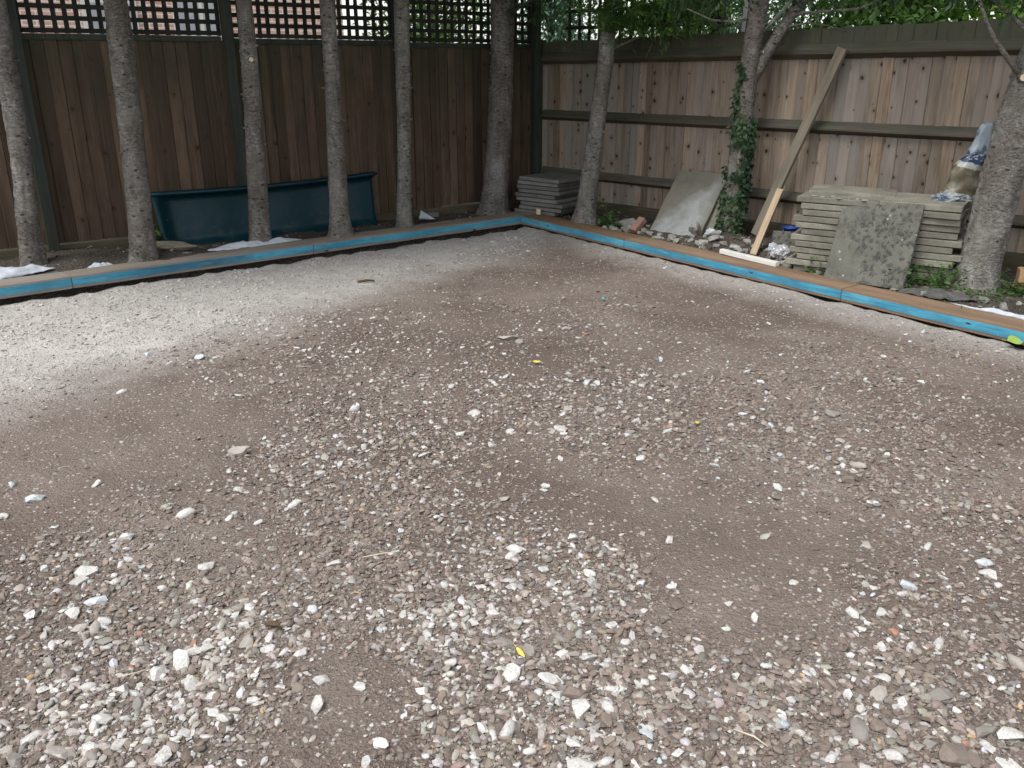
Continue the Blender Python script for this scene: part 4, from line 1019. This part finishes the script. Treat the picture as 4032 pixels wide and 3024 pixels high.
stack(FL, A2, 12, 0.56, 0.57, 0.0405, 0.085, M['slab_buff'], 'the left column of the big buff stack', 'buff slabs stacked left of the lichened slab', 21, 0.024)
stack(FL+u2*0.575, A2, 12, 0.535, 0.57, 0.0415, 0.085, M['slab_buff'], 'the right column of the big buff stack', 'buff slabs stacked right of the lichened slab', 41, 0.024)
q = FL + u2*0.03 + s2*0.17
o = link('paving_slab', slab_me('paving_slab', 0.6, 0.4, 0.032, 77, M['slab_buff'], 0.016), None, (q.x, q.y, 0.629), (0.01, 0.02, A2+0.12))
tag(o, 'thin broken slab lying across the top of the big buff stack', 'paving slab')
q = FL + u2*0.06 + s2*0.03
for i in range(7):
    qq = q + u2*(0.05+i*0.06) + s2*random.uniform(-0.02, 0.08)
    o = link('concrete_crumb', rock_mesh('concrete_crumb', 500+i, 14, 0.5, M['concrete']), None, (qq.x, qq.y, 0.64), (0, 0, i), (0.07, 0.05, 0.035))
    tag(o, 'crumb of broken concrete on the front edge of the buff stack', 'rubble', 'concrete crumbs on the buff stack')
def standing(name, mid, ang, lean, w_, h_, t_, seed, mat, chip=0.006):
    """slab on edge: mid = middle of its foot, ang = direction of its foot, leaning back by lean"""
    me = slab_me(name, w_, t_, h_, seed, mat, chip)
    rot = Matrix.Rotation(ang, 4, 'Z') @ Matrix.Rotation(-lean, 4, 'X')
    o = link(name, me, None); o.matrix_world = Matrix.Translation(Vector(mid)) @ rot @ Matrix.Translation((-w_/2, 0, 0))
    return o
o = standing('paving_slab', (2.462, 5.94, 0.093), math.radians(-38), 0.40, 0.545, 0.60, 0.042, 88, M['slab_lichen'])
tag(o, 'dark lichened slab leaning against the front of the big buff stack', 'paving slab')
o = standing('paving_slab', (1.46, 7.79, 0.10), math.radians(-36), 0.84, 0.50, 0.75, 0.04, 91, M['slab_white'], 0.012)
tag(o, 'white splashed slab leaning on the pale fence beside the ivy trunk', 'paving slab')
o = standing('paving_slab', (1.575, 7.81, 0.10), math.radians(-36), 0.82, 0.46, 0.73, 0.04, 93, M['slab_buff'], 0.01)
tag(o, 'slab directly behind the white splashed leaning slab', 'paving slab')
o = standing('paving_slab', (1.65, 7.84, 0.10), math.radians(-36), 0.78, 0.42, 0.70, 0.04, 95, M['slab_lichen'], 0.01)
tag(o, 'hindmost of the slabs leaning on the fence beside the ivy trunk', 'paving slab')

# ------------------------------------------------------------------ planks and battens
def beam(name, p, q, w_, t_, side, mat, seed=0, parent=None):
    """straight timber from p to q, broad face turned along side"""
    p, q = Vector(p), Vector(q); z = (q-p).normalized(); x = (Vector(side) - z*Vector(side).dot(z)).normalized(); y = z.cross(x)
    bm = bmesh.new(); L = (q-p).length; bmesh.ops.create_cube(bm, size=1); bmesh.ops.scale(bm, verts=bm.verts, vec=(w_, t_, L)); bmesh.ops.translate(bm, verts=bm.verts, vec=(0, 0, L/2))
    bmesh.ops.bevel(bm, geom=bm.edges[:], offset=0.003, segments=1, affect='EDGES')
    bmesh.ops.subdivide_edges(bm, edges=[e for e in bm.edges if e.calc_length() > L*0.8], cuts=8)
    for v in bm.verts:
        n_ = mnoise.noise_vector(Vector((seed*2.0, v.co.x*3, v.co.z*1.8))); v.co.x += n_.x*0.003; v.co.y += n_.y*0.003
    me = bpy.data.meshes.new(name); bm.to_mesh(me); bm.free(); me.materials.append(mat)
    o = link(name, me, parent); m = Matrix((x, y, z)).transposed().to_4x4(); m.translation = p - rootloc(parent); o.matrix_world = m
    return o
o = beam('plank', (2.17, 7.68, 0.12), (2.655, 7.435, 1.665), 0.08, 0.045, (DR.x, DR.y, 0.1), M['plank'], 1)
tag(o, 'long weathered plank leaning on the pale fence from the rubble to the top rail', 'plank')
o = beam('stake', (1.947, 6.911, 0.09), (2.285, 7.475, 0.535), 0.052, 0.045, (1, -0.3, 0), M['stake'], 2)
tag(o, 'short pale new timber stake propped in front of the long leaning plank', 'stake')
o = beam('batten', (1.70, 6.945, 0.125), (2.02, 6.475, 0.118), 0.05, 0.036, (OR.x, OR.y, 0), M['white_plastic'], 3)
tag(o, 'white batten lying on the timber edging at the foot of the pale stake', 'batten')
o = beam('stake', (-0.055, 9.07, 0.03), (-0.068, 9.075, 0.335), 0.045, 0.02, (1, 0.1, 0), plain('grey_stake', (0.22, 0.23, 0.25), 0.8), 4)
tag(o, 'grey flat stake between the thick corner trunk and the dark slab stack', 'stake')
o = beam('peg', (0.275, 8.905, 0.03), (0.275, 8.907, 0.158), 0.045, 0.03, (1, -0.6, 0), M['cutwood'], 5)
tag(o, 'pale short wooden peg at the corner of the timber edging', 'peg')
o = beam('timber_offcut', (3.45, 5.78, 0.20), (3.85, 5.65, 0.20), 0.09, 0.10, (0, 0, 1), M['offcut'], 6)
tag(o, 'orange brown timber offcut cut off by the right edge beside the stout trunk', 'timber')
o = beam('timber_offcut', (3.50, 5.80, 0.075), (3.52, 5.80, 0.20), 0.09, 0.07, (1, 0, 0), M['offcut'], 7)
tag(o, 'small timber block carrying the orange brown offcut at the right edge', 'timber')

# ------------------------------------------------------------------ slide lying on its side
def slide():
    r = thing('playground_slide', fl(3, 0.25, 0.05), 'dark teal plastic slide lying on its side against the dark fence', 'slide')
    nu, nv = 70, 40; v = []; H = 0.50
    L0, L1 = 4.10, 2.03
    for i in range(nu):
        u = i/(nu-1)
        for j in range(nv):
            q = j/(nv-1)                                         # 0 bottom rim, 1 top rim
            sx = L0 + (L1-L0)*u
            sx -= (0.05*(1-q) + 0.16*max(0, 1-q/0.35)**2.2)*(1-u)**5                        # rounded foot end
            z = 0.022 + 0.03*u + q*(H + 0.02 + 0.005*u) - 0.02*math.sin(u*math.pi)*(q)
            # recess of the chute, its rounded end at the left, open at the right
            a = min(1, max(0, (min(q, 1-q)-0.035)/0.16)); b_ = min(1, max(0, (u-0.02)/0.075))
            k_ = (1-(1-a)**2.4)*(1-(1-b_)**2.4)
            rim = max(0, 1-abs(min(q, 1-q)-0.03)/0.03)*0.012
            off = 0.27 - 0.13*k_ + rim - 0.06*q + 0.05*math.sin(u*3.0+0.4)*(1-k_)*0.4
            if min(q, 1-q) < 0.012: off -= 0.035
            v.append(fl(sx, off, z))
    f = []
    for i in range(nu-1):
        for j in range(nv-1):
            a = i*nv+j; f.append((a, a+1, a+nv+1, a+nv))
    o = rootloc(r); me = make_mesh('chute', [p-o for p in v], f, M['slide'], True)
    ch = link('chute', me, r); md = ch.modifiers.new('shell', 'SOLIDIFY'); md.thickness = 0.008; md.offset = 0
    for q, nm in ((1, 'rim'), (0, 'rim')):
        b = MB(); pts = []
        for i in range(0, nu, 3):
            p = v[i*nv + (nv-2 if q else 1)]; pts.append(p)
        b.tube(pts, 0.014, 8); b.build('rim', M['slide'], r, True)
slide()

# ------------------------------------------------------------------ rubble behind the edging
def rock(name, x, y, sz, rot, mat, label, cat, group=None, flat=0.6, seed=1, dz=0.25, n=16, jit=0.06):
    me = rock_mesh(name, seed, n, flat, mat, False, 2, jit)
    z = float(soil_h(x, y))
    o = link(name, me, None, (x, y, z + sz[2]*dz*flat), rot, sz)
    return tag(o, label, cat, group)
rock('concrete_lump', 1.15, 8.22, (0.32, 0.22, 0.26), (0.1, 0.05, 0.3), M['concrete'], 'large flat grey concrete lump left of the white splashed slab', 'rubble', None, 0.5, 601)
rock('concrete_lump', 1.62, 7.66, (0.16, 0.13, 0.26), (0.2, 0.1, 0.6), M['concrete'], 'pointed mossy concrete lump at the foot of the white splashed slab', 'rubble', None, 0.8, 602)
rock('concrete_lump', -2.76, 7.02, (0.46, 0.24, 0.17), (0.0, 0.12, 0.55), plain('mortar_lump', (0.23, 0.20, 0.15), 0.95, 0.4, 12, 0.6), 'rough mortar lump between the slide and the left timber', 'rubble', None, 0.6, 603)
o = link('brick', slab_me('brick', 0.15, 0.07, 0.05, 5, M['brickred'], 0.016), None, (1.13, 7.83, 0.10), (0.15, -0.7, 0.55)); tag(o, 'broken pink brick beside the white splashed slab', 'brick')
o = link('brick', slab_me('brick', 0.13, 0.07, 0.05, 8, M['slab_grey'], 0.006), None, (-0.86, 8.78, 0.085), (0, 0.02, 0.45)); tag(o, 'grey block lying by the dark fence near the paper scrap', 'brick')
g2 = random.Random(77)
def zone_label(x, y, pale, sz):
    a = (Vector((x, y)) - C0).dot(TR)
    w_ = 'at the foot of the leaning trunk by the corner stack' if a < 1.25 else ('below the pink brick and splashed slab' if a < 1.75 else ('between the splashed slab and the ivy trunk' if a < 2.2 else
         ('beside the white batten and pale stake' if a < 2.75 else ('between the batten and the buff stack' if a < 3.4 else ('under the edge of the lichened slab' if a < 4.2 else 'near the stout trunk at the right edge')))))
    return ('small ' if sz < 0.08 else 'larger ') + ('pale grey' if pale else 'buff') + ' rubble lump ' + w_
RB_ = [(1.33, 7.73), (1.42, 7.66), (1.50, 7.60), (1.58, 7.52), (1.66, 7.42), (1.38, 7.58), (1.28, 7.66), (1.72, 7.34), (1.55, 7.42), (1.78, 7.22), (1.86, 7.12), (1.92, 7.02), (1.24, 7.80), (1.0, 8.05), (0.95, 8.22), (1.08, 7.98),
       (2.02, 7.12), (2.08, 7.02), (2.16, 6.86), (2.10, 6.76), (2.22, 6.66), (2.2, 6.46), (2.12, 6.56), (2.28, 6.32), (2.24, 6.24), (2.0, 7.28), (2.1, 7.3), (2.75, 5.62), (2.98, 5.62), (3.08, 5.5), (3.3, 5.45), (2.62, 5.78), (3.15, 5.35)]
g4 = random.Random(3)
for i in range(46):
    q = g4.uniform(0.75, 3.15) if i < 40 else g4.uniform(3.6, 5.4)
    p = C0 + TR*q + OR*(0.24 + abs(g4.gauss(0, 0.16)))
    RB_.append((p.x, p.y))
for i, (x, y) in enumerate(RB_):
    pl_, pr_ = inside(x, y)
    if pr_ > -0.235: x -= OR.x*(-0.235-pr_); y -= OR.y*(-0.235-pr_)
    sz = g2.uniform(0.05, 0.135); pale = g2.random() < 0.7
    rock('rubble_stone', x, y, (sz*g2.uniform(0.9, 1.3), sz*g2.uniform(0.7, 1), sz*g2.uniform(0.7, 1.0)), (g2.gauss(0, 0.3), g2.gauss(0, 0.3), g2.uniform(0, 6)), M['concrete'] if pale else M['slab_buff'],
         zone_label(x, y, pale, sz), 'rubble', 'rubble lumps behind the right timbers', g2.uniform(0.55, 0.8), 620+i, 0.22)
rock('brick_fragment', 1.62, 7.58, (0.09, 0.06, 0.06), (0.2, 0, 0.5), M['brickred'], 'small orange brick fragment on the rubble below the splashed slab', 'brick', None, 0.7, 660, 0.9)
# finer rubble and clods strewn over the soil
n = 9000
x = RNG.uniform(-5, 4.3, n*2); y = RNG.uniform(4, 9.7, n*2); pl, pr = inside(x, y)
foL = (x-P0.x)*NL.x + (y-P0.y)*NL.y; foR = (x-P0.x)*NR.x + (y-P0.y)*NR.y
keep = ((pl < -0.22) | (pr < -0.22)) & (foL > 0.02) & (foR > 0.04)
keep &= RNG.random(n*2) < np.where(pr < -0.22, 1.0, 0.55)
x = x[keep]; y = y[keep]; m_ = len(x); pr = pr[keep]
sz = np.clip(np.exp(RNG.normal(math.log(0.017), 0.55, m_)), 0.006, 0.06)
c = np.array([[0.10, 0.085, 0.07], [0.2, 0.185, 0.165], [0.36, 0.345, 0.32], [0.07, 0.055, 0.04]])[RNG.choice(4, m_, p=[0.42, 0.22, 0.1, 0.26])]*RNG.uniform(0.7, 1.2, (m_, 1))
o = scatter('rubble', np.stack([x, y, soil_h(x, y)+sz*0.12], -1), np.stack([RNG.normal(0, .35, m_), RNG.normal(0, .35, m_), RNG.random(m_)*6.28], -1),
            np.stack([sz*RNG.uniform(.9, 1.6, m_), sz*RNG.uniform(.7, 1.1, m_), sz*RNG.uniform(.6, 1, m_)], -1), RNG.integers(0, len(SRC), m_), np.concatenate([c, np.ones((m_, 1))], 1), soil)
o['kind'] = 'stuff'
# fallen needles and twigs
b = MB(); g2 = random.Random(12)
for i in range(420):
    x_, y_ = (g2.uniform(-4.2, 0.2), g2.uniform(6.2, 9.4)) if i < 300 else (g2.uniform(0.6, 3.8), g2.uniform(5.2, 8.4))
    a_, c_ = inside(x_, y_)
    if max(a_, c_) > 0 and min(a_, c_) > -0.24: continue
    z_ = float(soil_h(x_, y_))+0.008; an = g2.uniform(0, 6.28); l_ = g2.uniform(0.03, 0.16)
    b.tube([(x_, y_, z_), (x_+math.cos(an)*l_*.5, y_+math.sin(an)*l_*.5, z_+g2.uniform(0, .015)), (x_+math.cos(an)*l_, y_+math.sin(an)*l_, z_)], 0.002, 4, 0, False)
o = b.build('litter', plain('twig_litter', (0.12, 0.09, 0.06), 0.9, 0.5, 3), soil); o['kind'] = 'stuff'

# ------------------------------------------------------------------ sheets, bags and oddments
def sheet(name, c, ang, L, W, amp, seed, mat, label, cat, z0=None, group=None, arch=0.05):
    nx, ny = 36, 16; v = []; u = Vector((math.cos(ang), math.sin(ang))); s_ = Vector((-u.y, u.x)); g3 = seed*3.3
    for i in range(nx):
        for j in range(ny):
            a = i/(nx-1)-0.5; q = j/(ny-1)-0.5
            ww = W*(1-abs(2*a)**2.2*0.8)*(1+0.3*mnoise.noise(Vector((a*4+g3, 0, 0)))); ll = L*(1+0.12*mnoise.noise(Vector((q*3, g3, 0))))
            p = Vector(c) + u*(a*ll) + s_*(q*ww)
            zz = float(soil_h(p.x, p.y)) if z0 is None else z0
            zz += 0.012 + arch*(1-(2*a)**2)*(1-(2*q)**2)*(0.7+0.6*mnoise.noise(Vector((a*6+g3, q*3, 1)))) + amp*abs(mnoise.noise(Vector((a*L*14+g3, q*W*14, 2))))
            v.append((p.x, p.y, zz))
    f = [(i*ny+j, (i+1)*ny+j, (i+1)*ny+j+1, i*ny+j+1) for i in range(nx-1) for j in range(ny-1)]
    o = link(name, make_mesh(name, v, f, mat, True)); md = o.modifiers.new('thickness', 'SOLIDIFY'); md.thickness = 0.003
    return tag(o, label, cat, group)
aL_ = math.atan2(-TL.y, -TL.x); aR_ = math.atan2(TR.y, TR.x)
qs = C0 + TL*4.72 + OL*0.37
sheet('membrane_sheet', qs, aL_, 0.85, 0.26, 0.02, 1, M['membrane'], 'white membrane sheet humped behind the timber at the left edge', 'membrane', None, 'white membrane behind the edging', 0.09)
qs = C0 + TL*3.98 + OL*0.27
sheet('membrane_sheet', qs, aL_, 0.22, 0.10, 0.01, 2, M['membrane'], 'small white membrane scrap at the foot of the trunk by the slide', 'membrane', None, 'white membrane behind the edging', 0.045)
qs = C0 + TL*2.72 + OL*0.27
sheet('membrane_sheet', qs, aL_+0.02, 0.85, 0.15, 0.015, 3, M['membrane'], 'long white membrane sheet behind the timber in front of the slide', 'membrane', None, 'white membrane behind the edging', 0.06)
qs = C0 + TR*5.0 + OR*0.27
sheet('membrane_sheet', qs, aR_, 1.2, 0.06, 0.008, 4, M['membrane'], 'thin white membrane strip behind the timber at the right edge', 'membrane', None, 'white membrane behind the edging', 0.035)
sheet('membrane_sheet', Vector((2.83, 5.60)), aR_+0.35, 0.5, 0.16, 0.02, 5, M['dark_cloth'], 'dark grey crumpled membrane on the soil below the right hand weeds', 'membrane', None, None, 0.04)
# folded paper scrap
b = MB(); p = Vector((-0.93, 8.66, 0.09))
b.add([p, p+Vector((0.16, 0.02, 0.0)), p+Vector((0.02, 0.03, 0.085)), p+Vector((0.10, 0.10, 0.01))], [(0, 1, 2), (1, 3, 2)])
b.add([p+Vector((0, -0.02, 0.02)), p+Vector((0.13, -0.03, 0.005)), p+Vector((0.03, 0.0, 0.05))], [(0, 1, 2)])
o = b.build('paper_scrap', M['membrane'], None); md = o.modifiers.new('thickness', 'SOLIDIFY'); md.thickness = 0.002
tag(o, 'folded white paper scrap by the dark fence right of the thinnest trunk', 'paper')
# blue tub
def tub():
    c = Vector((2.36, 7.33, 0.10)); r = thing('plastic_tub', c, 'small blue plastic tub between the leaning plank and the buff stack', 'tub')
    b = MB(); n_ = 24
    prof = [(0.0, 0.0), (0.046, 0.0), (0.05, 0.01), (0.058, 0.14), (0.065, 0.142), (0.066, 0.15), (0.056, 0.15), (0.046, 0.02), (0.0, 0.018)]
    for x_, z_ in prof:
        for k_ in range(n_): b.v.append(c + Vector((x_*math.cos(2*math.pi*k_/n_), x_*math.sin(2*math.pi*k_/n_), z_)))
    for i in range(len(prof)-1):
        for k_ in range(n_): b.f.append((i*n_+k_, i*n_+(k_+1) % n_, (i+1)*n_+(k_+1) % n_, (i+1)*n_+k_)); b.m.append(0)
    b.build('body', M['blue_plastic'], r, True)
    b = MB()
    for k_ in range(18, 33):
        if k_ % 3 == 2: continue
        a0, a1 = 2*math.pi*(k_-8)/24, 2*math.pi*(k_-7.3)/24
        pts = []
        for zz, rr_ in ((0.09, 0.0562), (0.112, 0.0578)):
            for a in (a0, a1): pts.append(c + Vector((rr_*math.cos(a), rr_*math.sin(a), zz)))
        b.add(pts, [(0, 1, 3, 2)])
    b.build('printed_marks', M['white_plastic'], r)
    b = MB(); pts = [c + Vector((0.064*math.cos(t), -0.01+0.02*math.sin(t), 0.14 - 0.075*abs(math.sin(t)))) for t in np.linspace(0, math.pi, 12)]
    b.tube([p + Vector((0, -0.06*math.sin(t), 0)) for p, t in zip(pts, np.linspace(0, math.pi, 12))], 0.004, 6); b.build('handle', M['blue_plastic'], r, True)
tub()
o = standing('paving_tile', (2.245, 7.08, 0.10), math.radians(-20), 0.35, 0.2, 0.16, 0.025, 55, M['slab_lichen'], 0.008)
tag(o, 'broken grey tile propped upright in front of the blue tub', 'tile')
# crumpled bags
def crumple(name, c, r_, seed, mat, label, cat):
    bm = bmesh.new(); bmesh.ops.create_icosphere(bm, subdivisions=4, radius=1)
    for v in bm.verts:
        n_ = mnoise.noise(v.co*2.2 + Vector((seed, 0, 0))) + 0.6*abs(mnoise.noise(v.co*5 + Vector((0, seed, 0)))) + 0.3*mnoise.noise(v.co*11)
        v.co = Vector((v.co.x*r_[0], v.co.y*r_[1], max(v.co.z, -0.55)*r_[2]))*(1 + 0.35*n_) + Vector(c)
    me = bpy.data.meshes.new(name); bm.to_mesh(me); bm.free(); me.materials.append(mat)
    o = link(name, me); return tag(o, label, cat)
def clear_plastic():
    n = NT('clear_plastic'); f = n.noise(n.oc(), 18, 4); n.color(n.ramp(f, [(0.35, (0.28, 0.27, 0.29)), (0.65, (0.6, 0.6, 0.62))])); n.rough(0.18)
    n.b.inputs['Specular IOR Level'].default_value = 0.7; n.b.inputs['Alpha'].default_value = 0.8; return n.mat
M['clear'] = clear_plastic()
crumple('plastic_bag', (2.14, 6.80, 0.135), (0.075, 0.06, 0.06), 3, M['clear'], 'crumpled clear plastic bag on the rubble behind the white batten', 'bag')
crumple('plastic_wad', (2.10, 6.90, 0.155), (0.035, 0.03, 0.04), 6, M['membrane'], 'small white plastic wad behind the clear bag', 'litter')
crumple('plastic_wad', (1.735, 7.52, 0.16), (0.045, 0.035, 0.04), 9, M['membrane'], 'white plastic wad at the right foot of the leaning splashed slabs', 'litter')
# printed bag standing on the slab stack
def bag_mat():
    n = NT('printed_bag'); x, y, z = n.sep(n.oc()); v = n.oc(); f = n.noise(v, 16, 4, 0.6); g = n.noise(v, 15, 3, 0.6, (1, 1, 1.2))
    zz = n.math('ADD', n.math('ADD', z, n.math('MULTIPLY', x, 0.25)), n.math('MULTIPLY', n.math('SUBTRACT', f, 0.5), 0.07))
    low = n.ramp(f, [(0.3, (0.10, 0.085, 0.052)), (0.6, (0.155, 0.14, 0.095)), (0.75, (0.26, 0.265, 0.23))])
    top = n.mix(n.lin(g, 0.5, 0.56), (0.25, 0.30, 0.335), (0.075, 0.105, 0.155))
    navy = n.mix(n.math('MULTIPLY', n.lin(n.noise(v, 55, 2, 0.5, (1, 1, 1.4)), 0.55, 0.6), n.math('GREATER_THAN', zz, 0.31)), (0.025, 0.045, 0.10), (0.36, 0.39, 0.40))
    c = n.mix(n.math('GREATER_THAN', zz, 0.245), low, (0.38, 0.40, 0.38))
    c = n.mix(n.math('GREATER_THAN', zz, 0.285), c, navy)
    c = n.mix(n.math('GREATER_THAN', zz, 0.36), c, top)
    n.color(c); n.rough(0.35); n.b.inputs['Specular IOR Level'].default_value = 0.5; n.bump(f, 0.4, 0.02); return n.mat
def bag():
    c = Vector((3.13, 6.17, 0.63)); r = thing('printed_bag', c, 'blue and white printed plastic bag standing on the slab stack against the stout trunk', 'bag')
    v = []; nz, n_ = 30, 32
    for i in range(nz):
        t = i/(nz-1); z = 0.54*t
        rx = 0.075*(1-t)**0.5*(1+0.25*math.sin(t*9)*0.3) + 0.034; ry = 0.05*(1-t)**0.6 + 0.012
        cx_ = 0.0 + 0.15*t**1.15 + 0.012*math.sin(t*11); cy_ = -0.01*t
        for k_ in range(n_):
            a = 2*math.pi*k_/n_; q = 1 + 0.34*mnoise.noise(Vector((math.cos(a)*1.6, math.sin(a)*1.6, t*6))) + 0.2*abs(mnoise.noise(Vector((math.cos(a)*4, math.sin(a)*4, t*11)))) + 0.08*mnoise.noise(Vector((math.cos(a)*9, math.sin(a)*9, t*20)))
            v.append((cx_+rx*math.cos(a)*q, cy_+ry*math.sin(a)*q, z + 0.012*mnoise.noise(Vector((a, t*3, 4)))))
    f = [(i*n_+k_, i*n_+(k_+1) % n_, (i+1)*n_+(k_+1) % n_, (i+1)*n_+k_) for i in range(nz-1) for k_ in range(n_)] + [tuple(range((nz-1)*n_, nz*n_))]
    link('bag_body', make_mesh('bag_body', v, f, bag_mat(), True), r)
    bm = bmesh.new(); bmesh.ops.create_icosphere(bm, subdivisions=4, radius=1)
    for q in bm.verts:
        n2 = mnoise.noise(q.co*2 + Vector((4, 0, 0))) + 0.7*abs(mnoise.noise(q.co*5)) + 0.3*mnoise.noise(q.co*12)
        q.co = Vector((q.co.x*0.115, q.co.y*0.085, max(q.co.z, -0.35)*0.05))*(1+0.35*n2) + Vector((-0.03, -0.02, 0.03))
    me = bpy.data.meshes.new('bag_foot'); bm.to_mesh(me); bm.free()
    n = NT('bag_plastic'); n.color(n.ramp(n.noise(n.oc(), 22, 4, 0.6), [(0.38, (0.075, 0.105, 0.15)), (0.5, (0.22, 0.25, 0.26)), (0.7, (0.36, 0.375, 0.36))])); n.rough(0.3)
    me.materials.append(n.mat); link('bag_foot', me, r)
bag()

# ------------------------------------------------------------------ weeds and fallen leaves
def weed(loc, n_, rad, h_, label, seed, mat='weed', ls=0.04):
    x_, y_ = loc; z_ = float(soil_h(x_, y_)); r = thing('weed_plant', (x_, y_, z_), label, 'weed', 'weeds growing behind the edging')
    g3 = np.random.default_rng(seed); p = g3.normal(0, 1, (n_, 3))*np.array([rad, rad, 0]) + np.array([x_, y_, z_]); p[:, 2] += np.abs(g3.normal(0, 1, n_))*h_*0.55 + 0.01
    quads('leaves', diamonds(p, g3.normal(0, 1, (n_, 3))*np.array([1, 1, 0.4]), np.array([0, 0, 1]) + g3.normal(0, 0.4, (n_, 3)), ls*g3.uniform(0.6, 1.3, n_), ls*0.7*g3.uniform(0.7, 1.2, n_)), M[mat], r)
    b = MB()
    for q in range(min(40, n_//4)):
        e = Vector(p[q*2]); b.tube([(x_+(e.x-x_)*0.3, y_+(e.y-y_)*0.3, z_-0.01), (e + Vector((x_, y_, z_)))/2 + Vector((0, 0, 0.02)), e], 0.0016, 4, 0, False)
    b.build('stems', M['stem'], r)
weed((0.93, 8.32), 90, 0.06, 0.16, 'green weed at the foot of the leaning trunk right of the corner stack', 1, ls=0.05)
weed((2.93, 5.86), 420, 0.13, 0.13, 'leafy green weed patch between the buff stack and the stout trunk', 2)
weed((3.46, 5.72), 160, 0.08, 0.11, 'green weeds right of the stout trunk at the right edge', 3)
weed((2.26, 6.36), 110, 0.05, 0.10, 'weed sprouting at the left foot of the big buff stack', 4, ls=0.035)
weed((2.30, 6.75), 70, 0.04, 0.10, 'grassy weed beside the clear plastic bag', 5, ls=0.04)
weed((-3.05, 7.28), 110, 0.06, 0.2, 'dark weed against the dark fence left of the slide', 6, ls=0.06)
weed((1.92, 7.55), 45, 0.07, 0.12, 'ivy seedlings at the foot of the forked trunk', 7, 'ivy', 0.04)
weed((3.45, 6.5), 60, 0.05, 0.45, 'dark weed behind the stout trunk and slab stack', 8, 'ivy', 0.06)
weed((3.15, 5.62), 120, 0.12, 0.03, 'low ground weeds in front of the stout trunk', 9, ls=0.03)

def leaf(x_, y_, L, W, rz, mat, label, tilt=0.25, curl=0.3):
    v = []; n_ = 9
    for i in range(n_):
        t = i/(n_-1); w_ = W*math.sin(math.pi*min(1, t*1.02))**0.8*(1-0.25*t)
        for s_ in (-1, -0.5, 0, 0.5, 1): v.append(((t-0.5)*L, s_*w_/2, curl*abs(s_)*w_*0.5 + curl*L*0.25*(t-0.5)**2*4*0.5))
    v += [(-0.5*L-0.3*L, 0.02*L, 0.004), (-0.5*L-0.3*L, 0.05*L, 0.004), (-0.48*L, 0.015*L, 0.003), (-0.48*L, -0.015*L, 0.003)]
    f = [(i*5+j, (i+1)*5+j, (i+1)*5+j+1, i*5+j+1) for i in range(n_-1) for j in range(4)] + [(n_*5, n_*5+1, n_*5+2, n_*5+3)]
    o = link('fallen_leaf', make_mesh('fallen_leaf', v, f, M[mat], True), None, (x_, y_, float(bed_h(x_, y_))+0.016), (tilt, 0.1, rz))
    md = o.modifiers.new('thickness', 'SOLIDIFY'); md.thickness = 0.0012
    return tag(o, label, 'leaf', None)
o = leaf(2.925, 4.795, 0.12, 0.085, 0.3, 'leaf_lime', 'lime green leaf against the blue timber at the right edge', 0.5); o.location.z += 0.03
leaf(0.138, 4.497, 0.05, 0.022, 0.1, 'leaf_yellow', 'pale yellow leaf in the middle of the gravel')
leaf(0.024, 1.985, 0.045, 0.014, -1.0, 'leaf_yellow', 'narrow yellow leaf among the big white foreground stones', 0.6)
leaf(0.844, 3.624, 0.035, 0.022, 0.9, 'leaf_yellow', 'small yellow leaf with a dark clod on the right gravel')
leaf(-0.701, 2.113, 0.062, 0.035, 2.8, 'leaf_brown', 'curled brown leaf in the foreground gravel on the left', 0.2, 0.8)
def twig(p, q, r_, mat, label):
    b = MB(); p, q = Vector(p), Vector(q); z0 = float(bed_h(p.x, p.y)); m_ = (p+q)/2
    b.tube([(p.x, p.y, z0+0.012), (m_.x+0.006, m_.y-0.006, z0+0.02), (q.x, q.y, float(bed_h(q.x, q.y))+0.013)], [r_, r_, r_*0.7], 6)
    tag(b.build('twig', mat, None, True), label, 'twig')
twig((-1.18, 6.46), (-1.06, 6.50), 0.010, M['leaf_brown'], 'dark twig lying on the pale dust')
twig((-0.50, 2.50), (-0.37, 2.54), 0.0018, M['straw'], 'thin straw on the gravel left of the middle')
twig((-0.99, 1.95), (-1.06, 1.90), 0.0018, M['straw'], 'thin straw among the stones in the left foreground')
twig((0.55, 1.71), (0.62, 1.655), 0.002, M['straw'], 'thin pale stem among the stones in the right foreground')
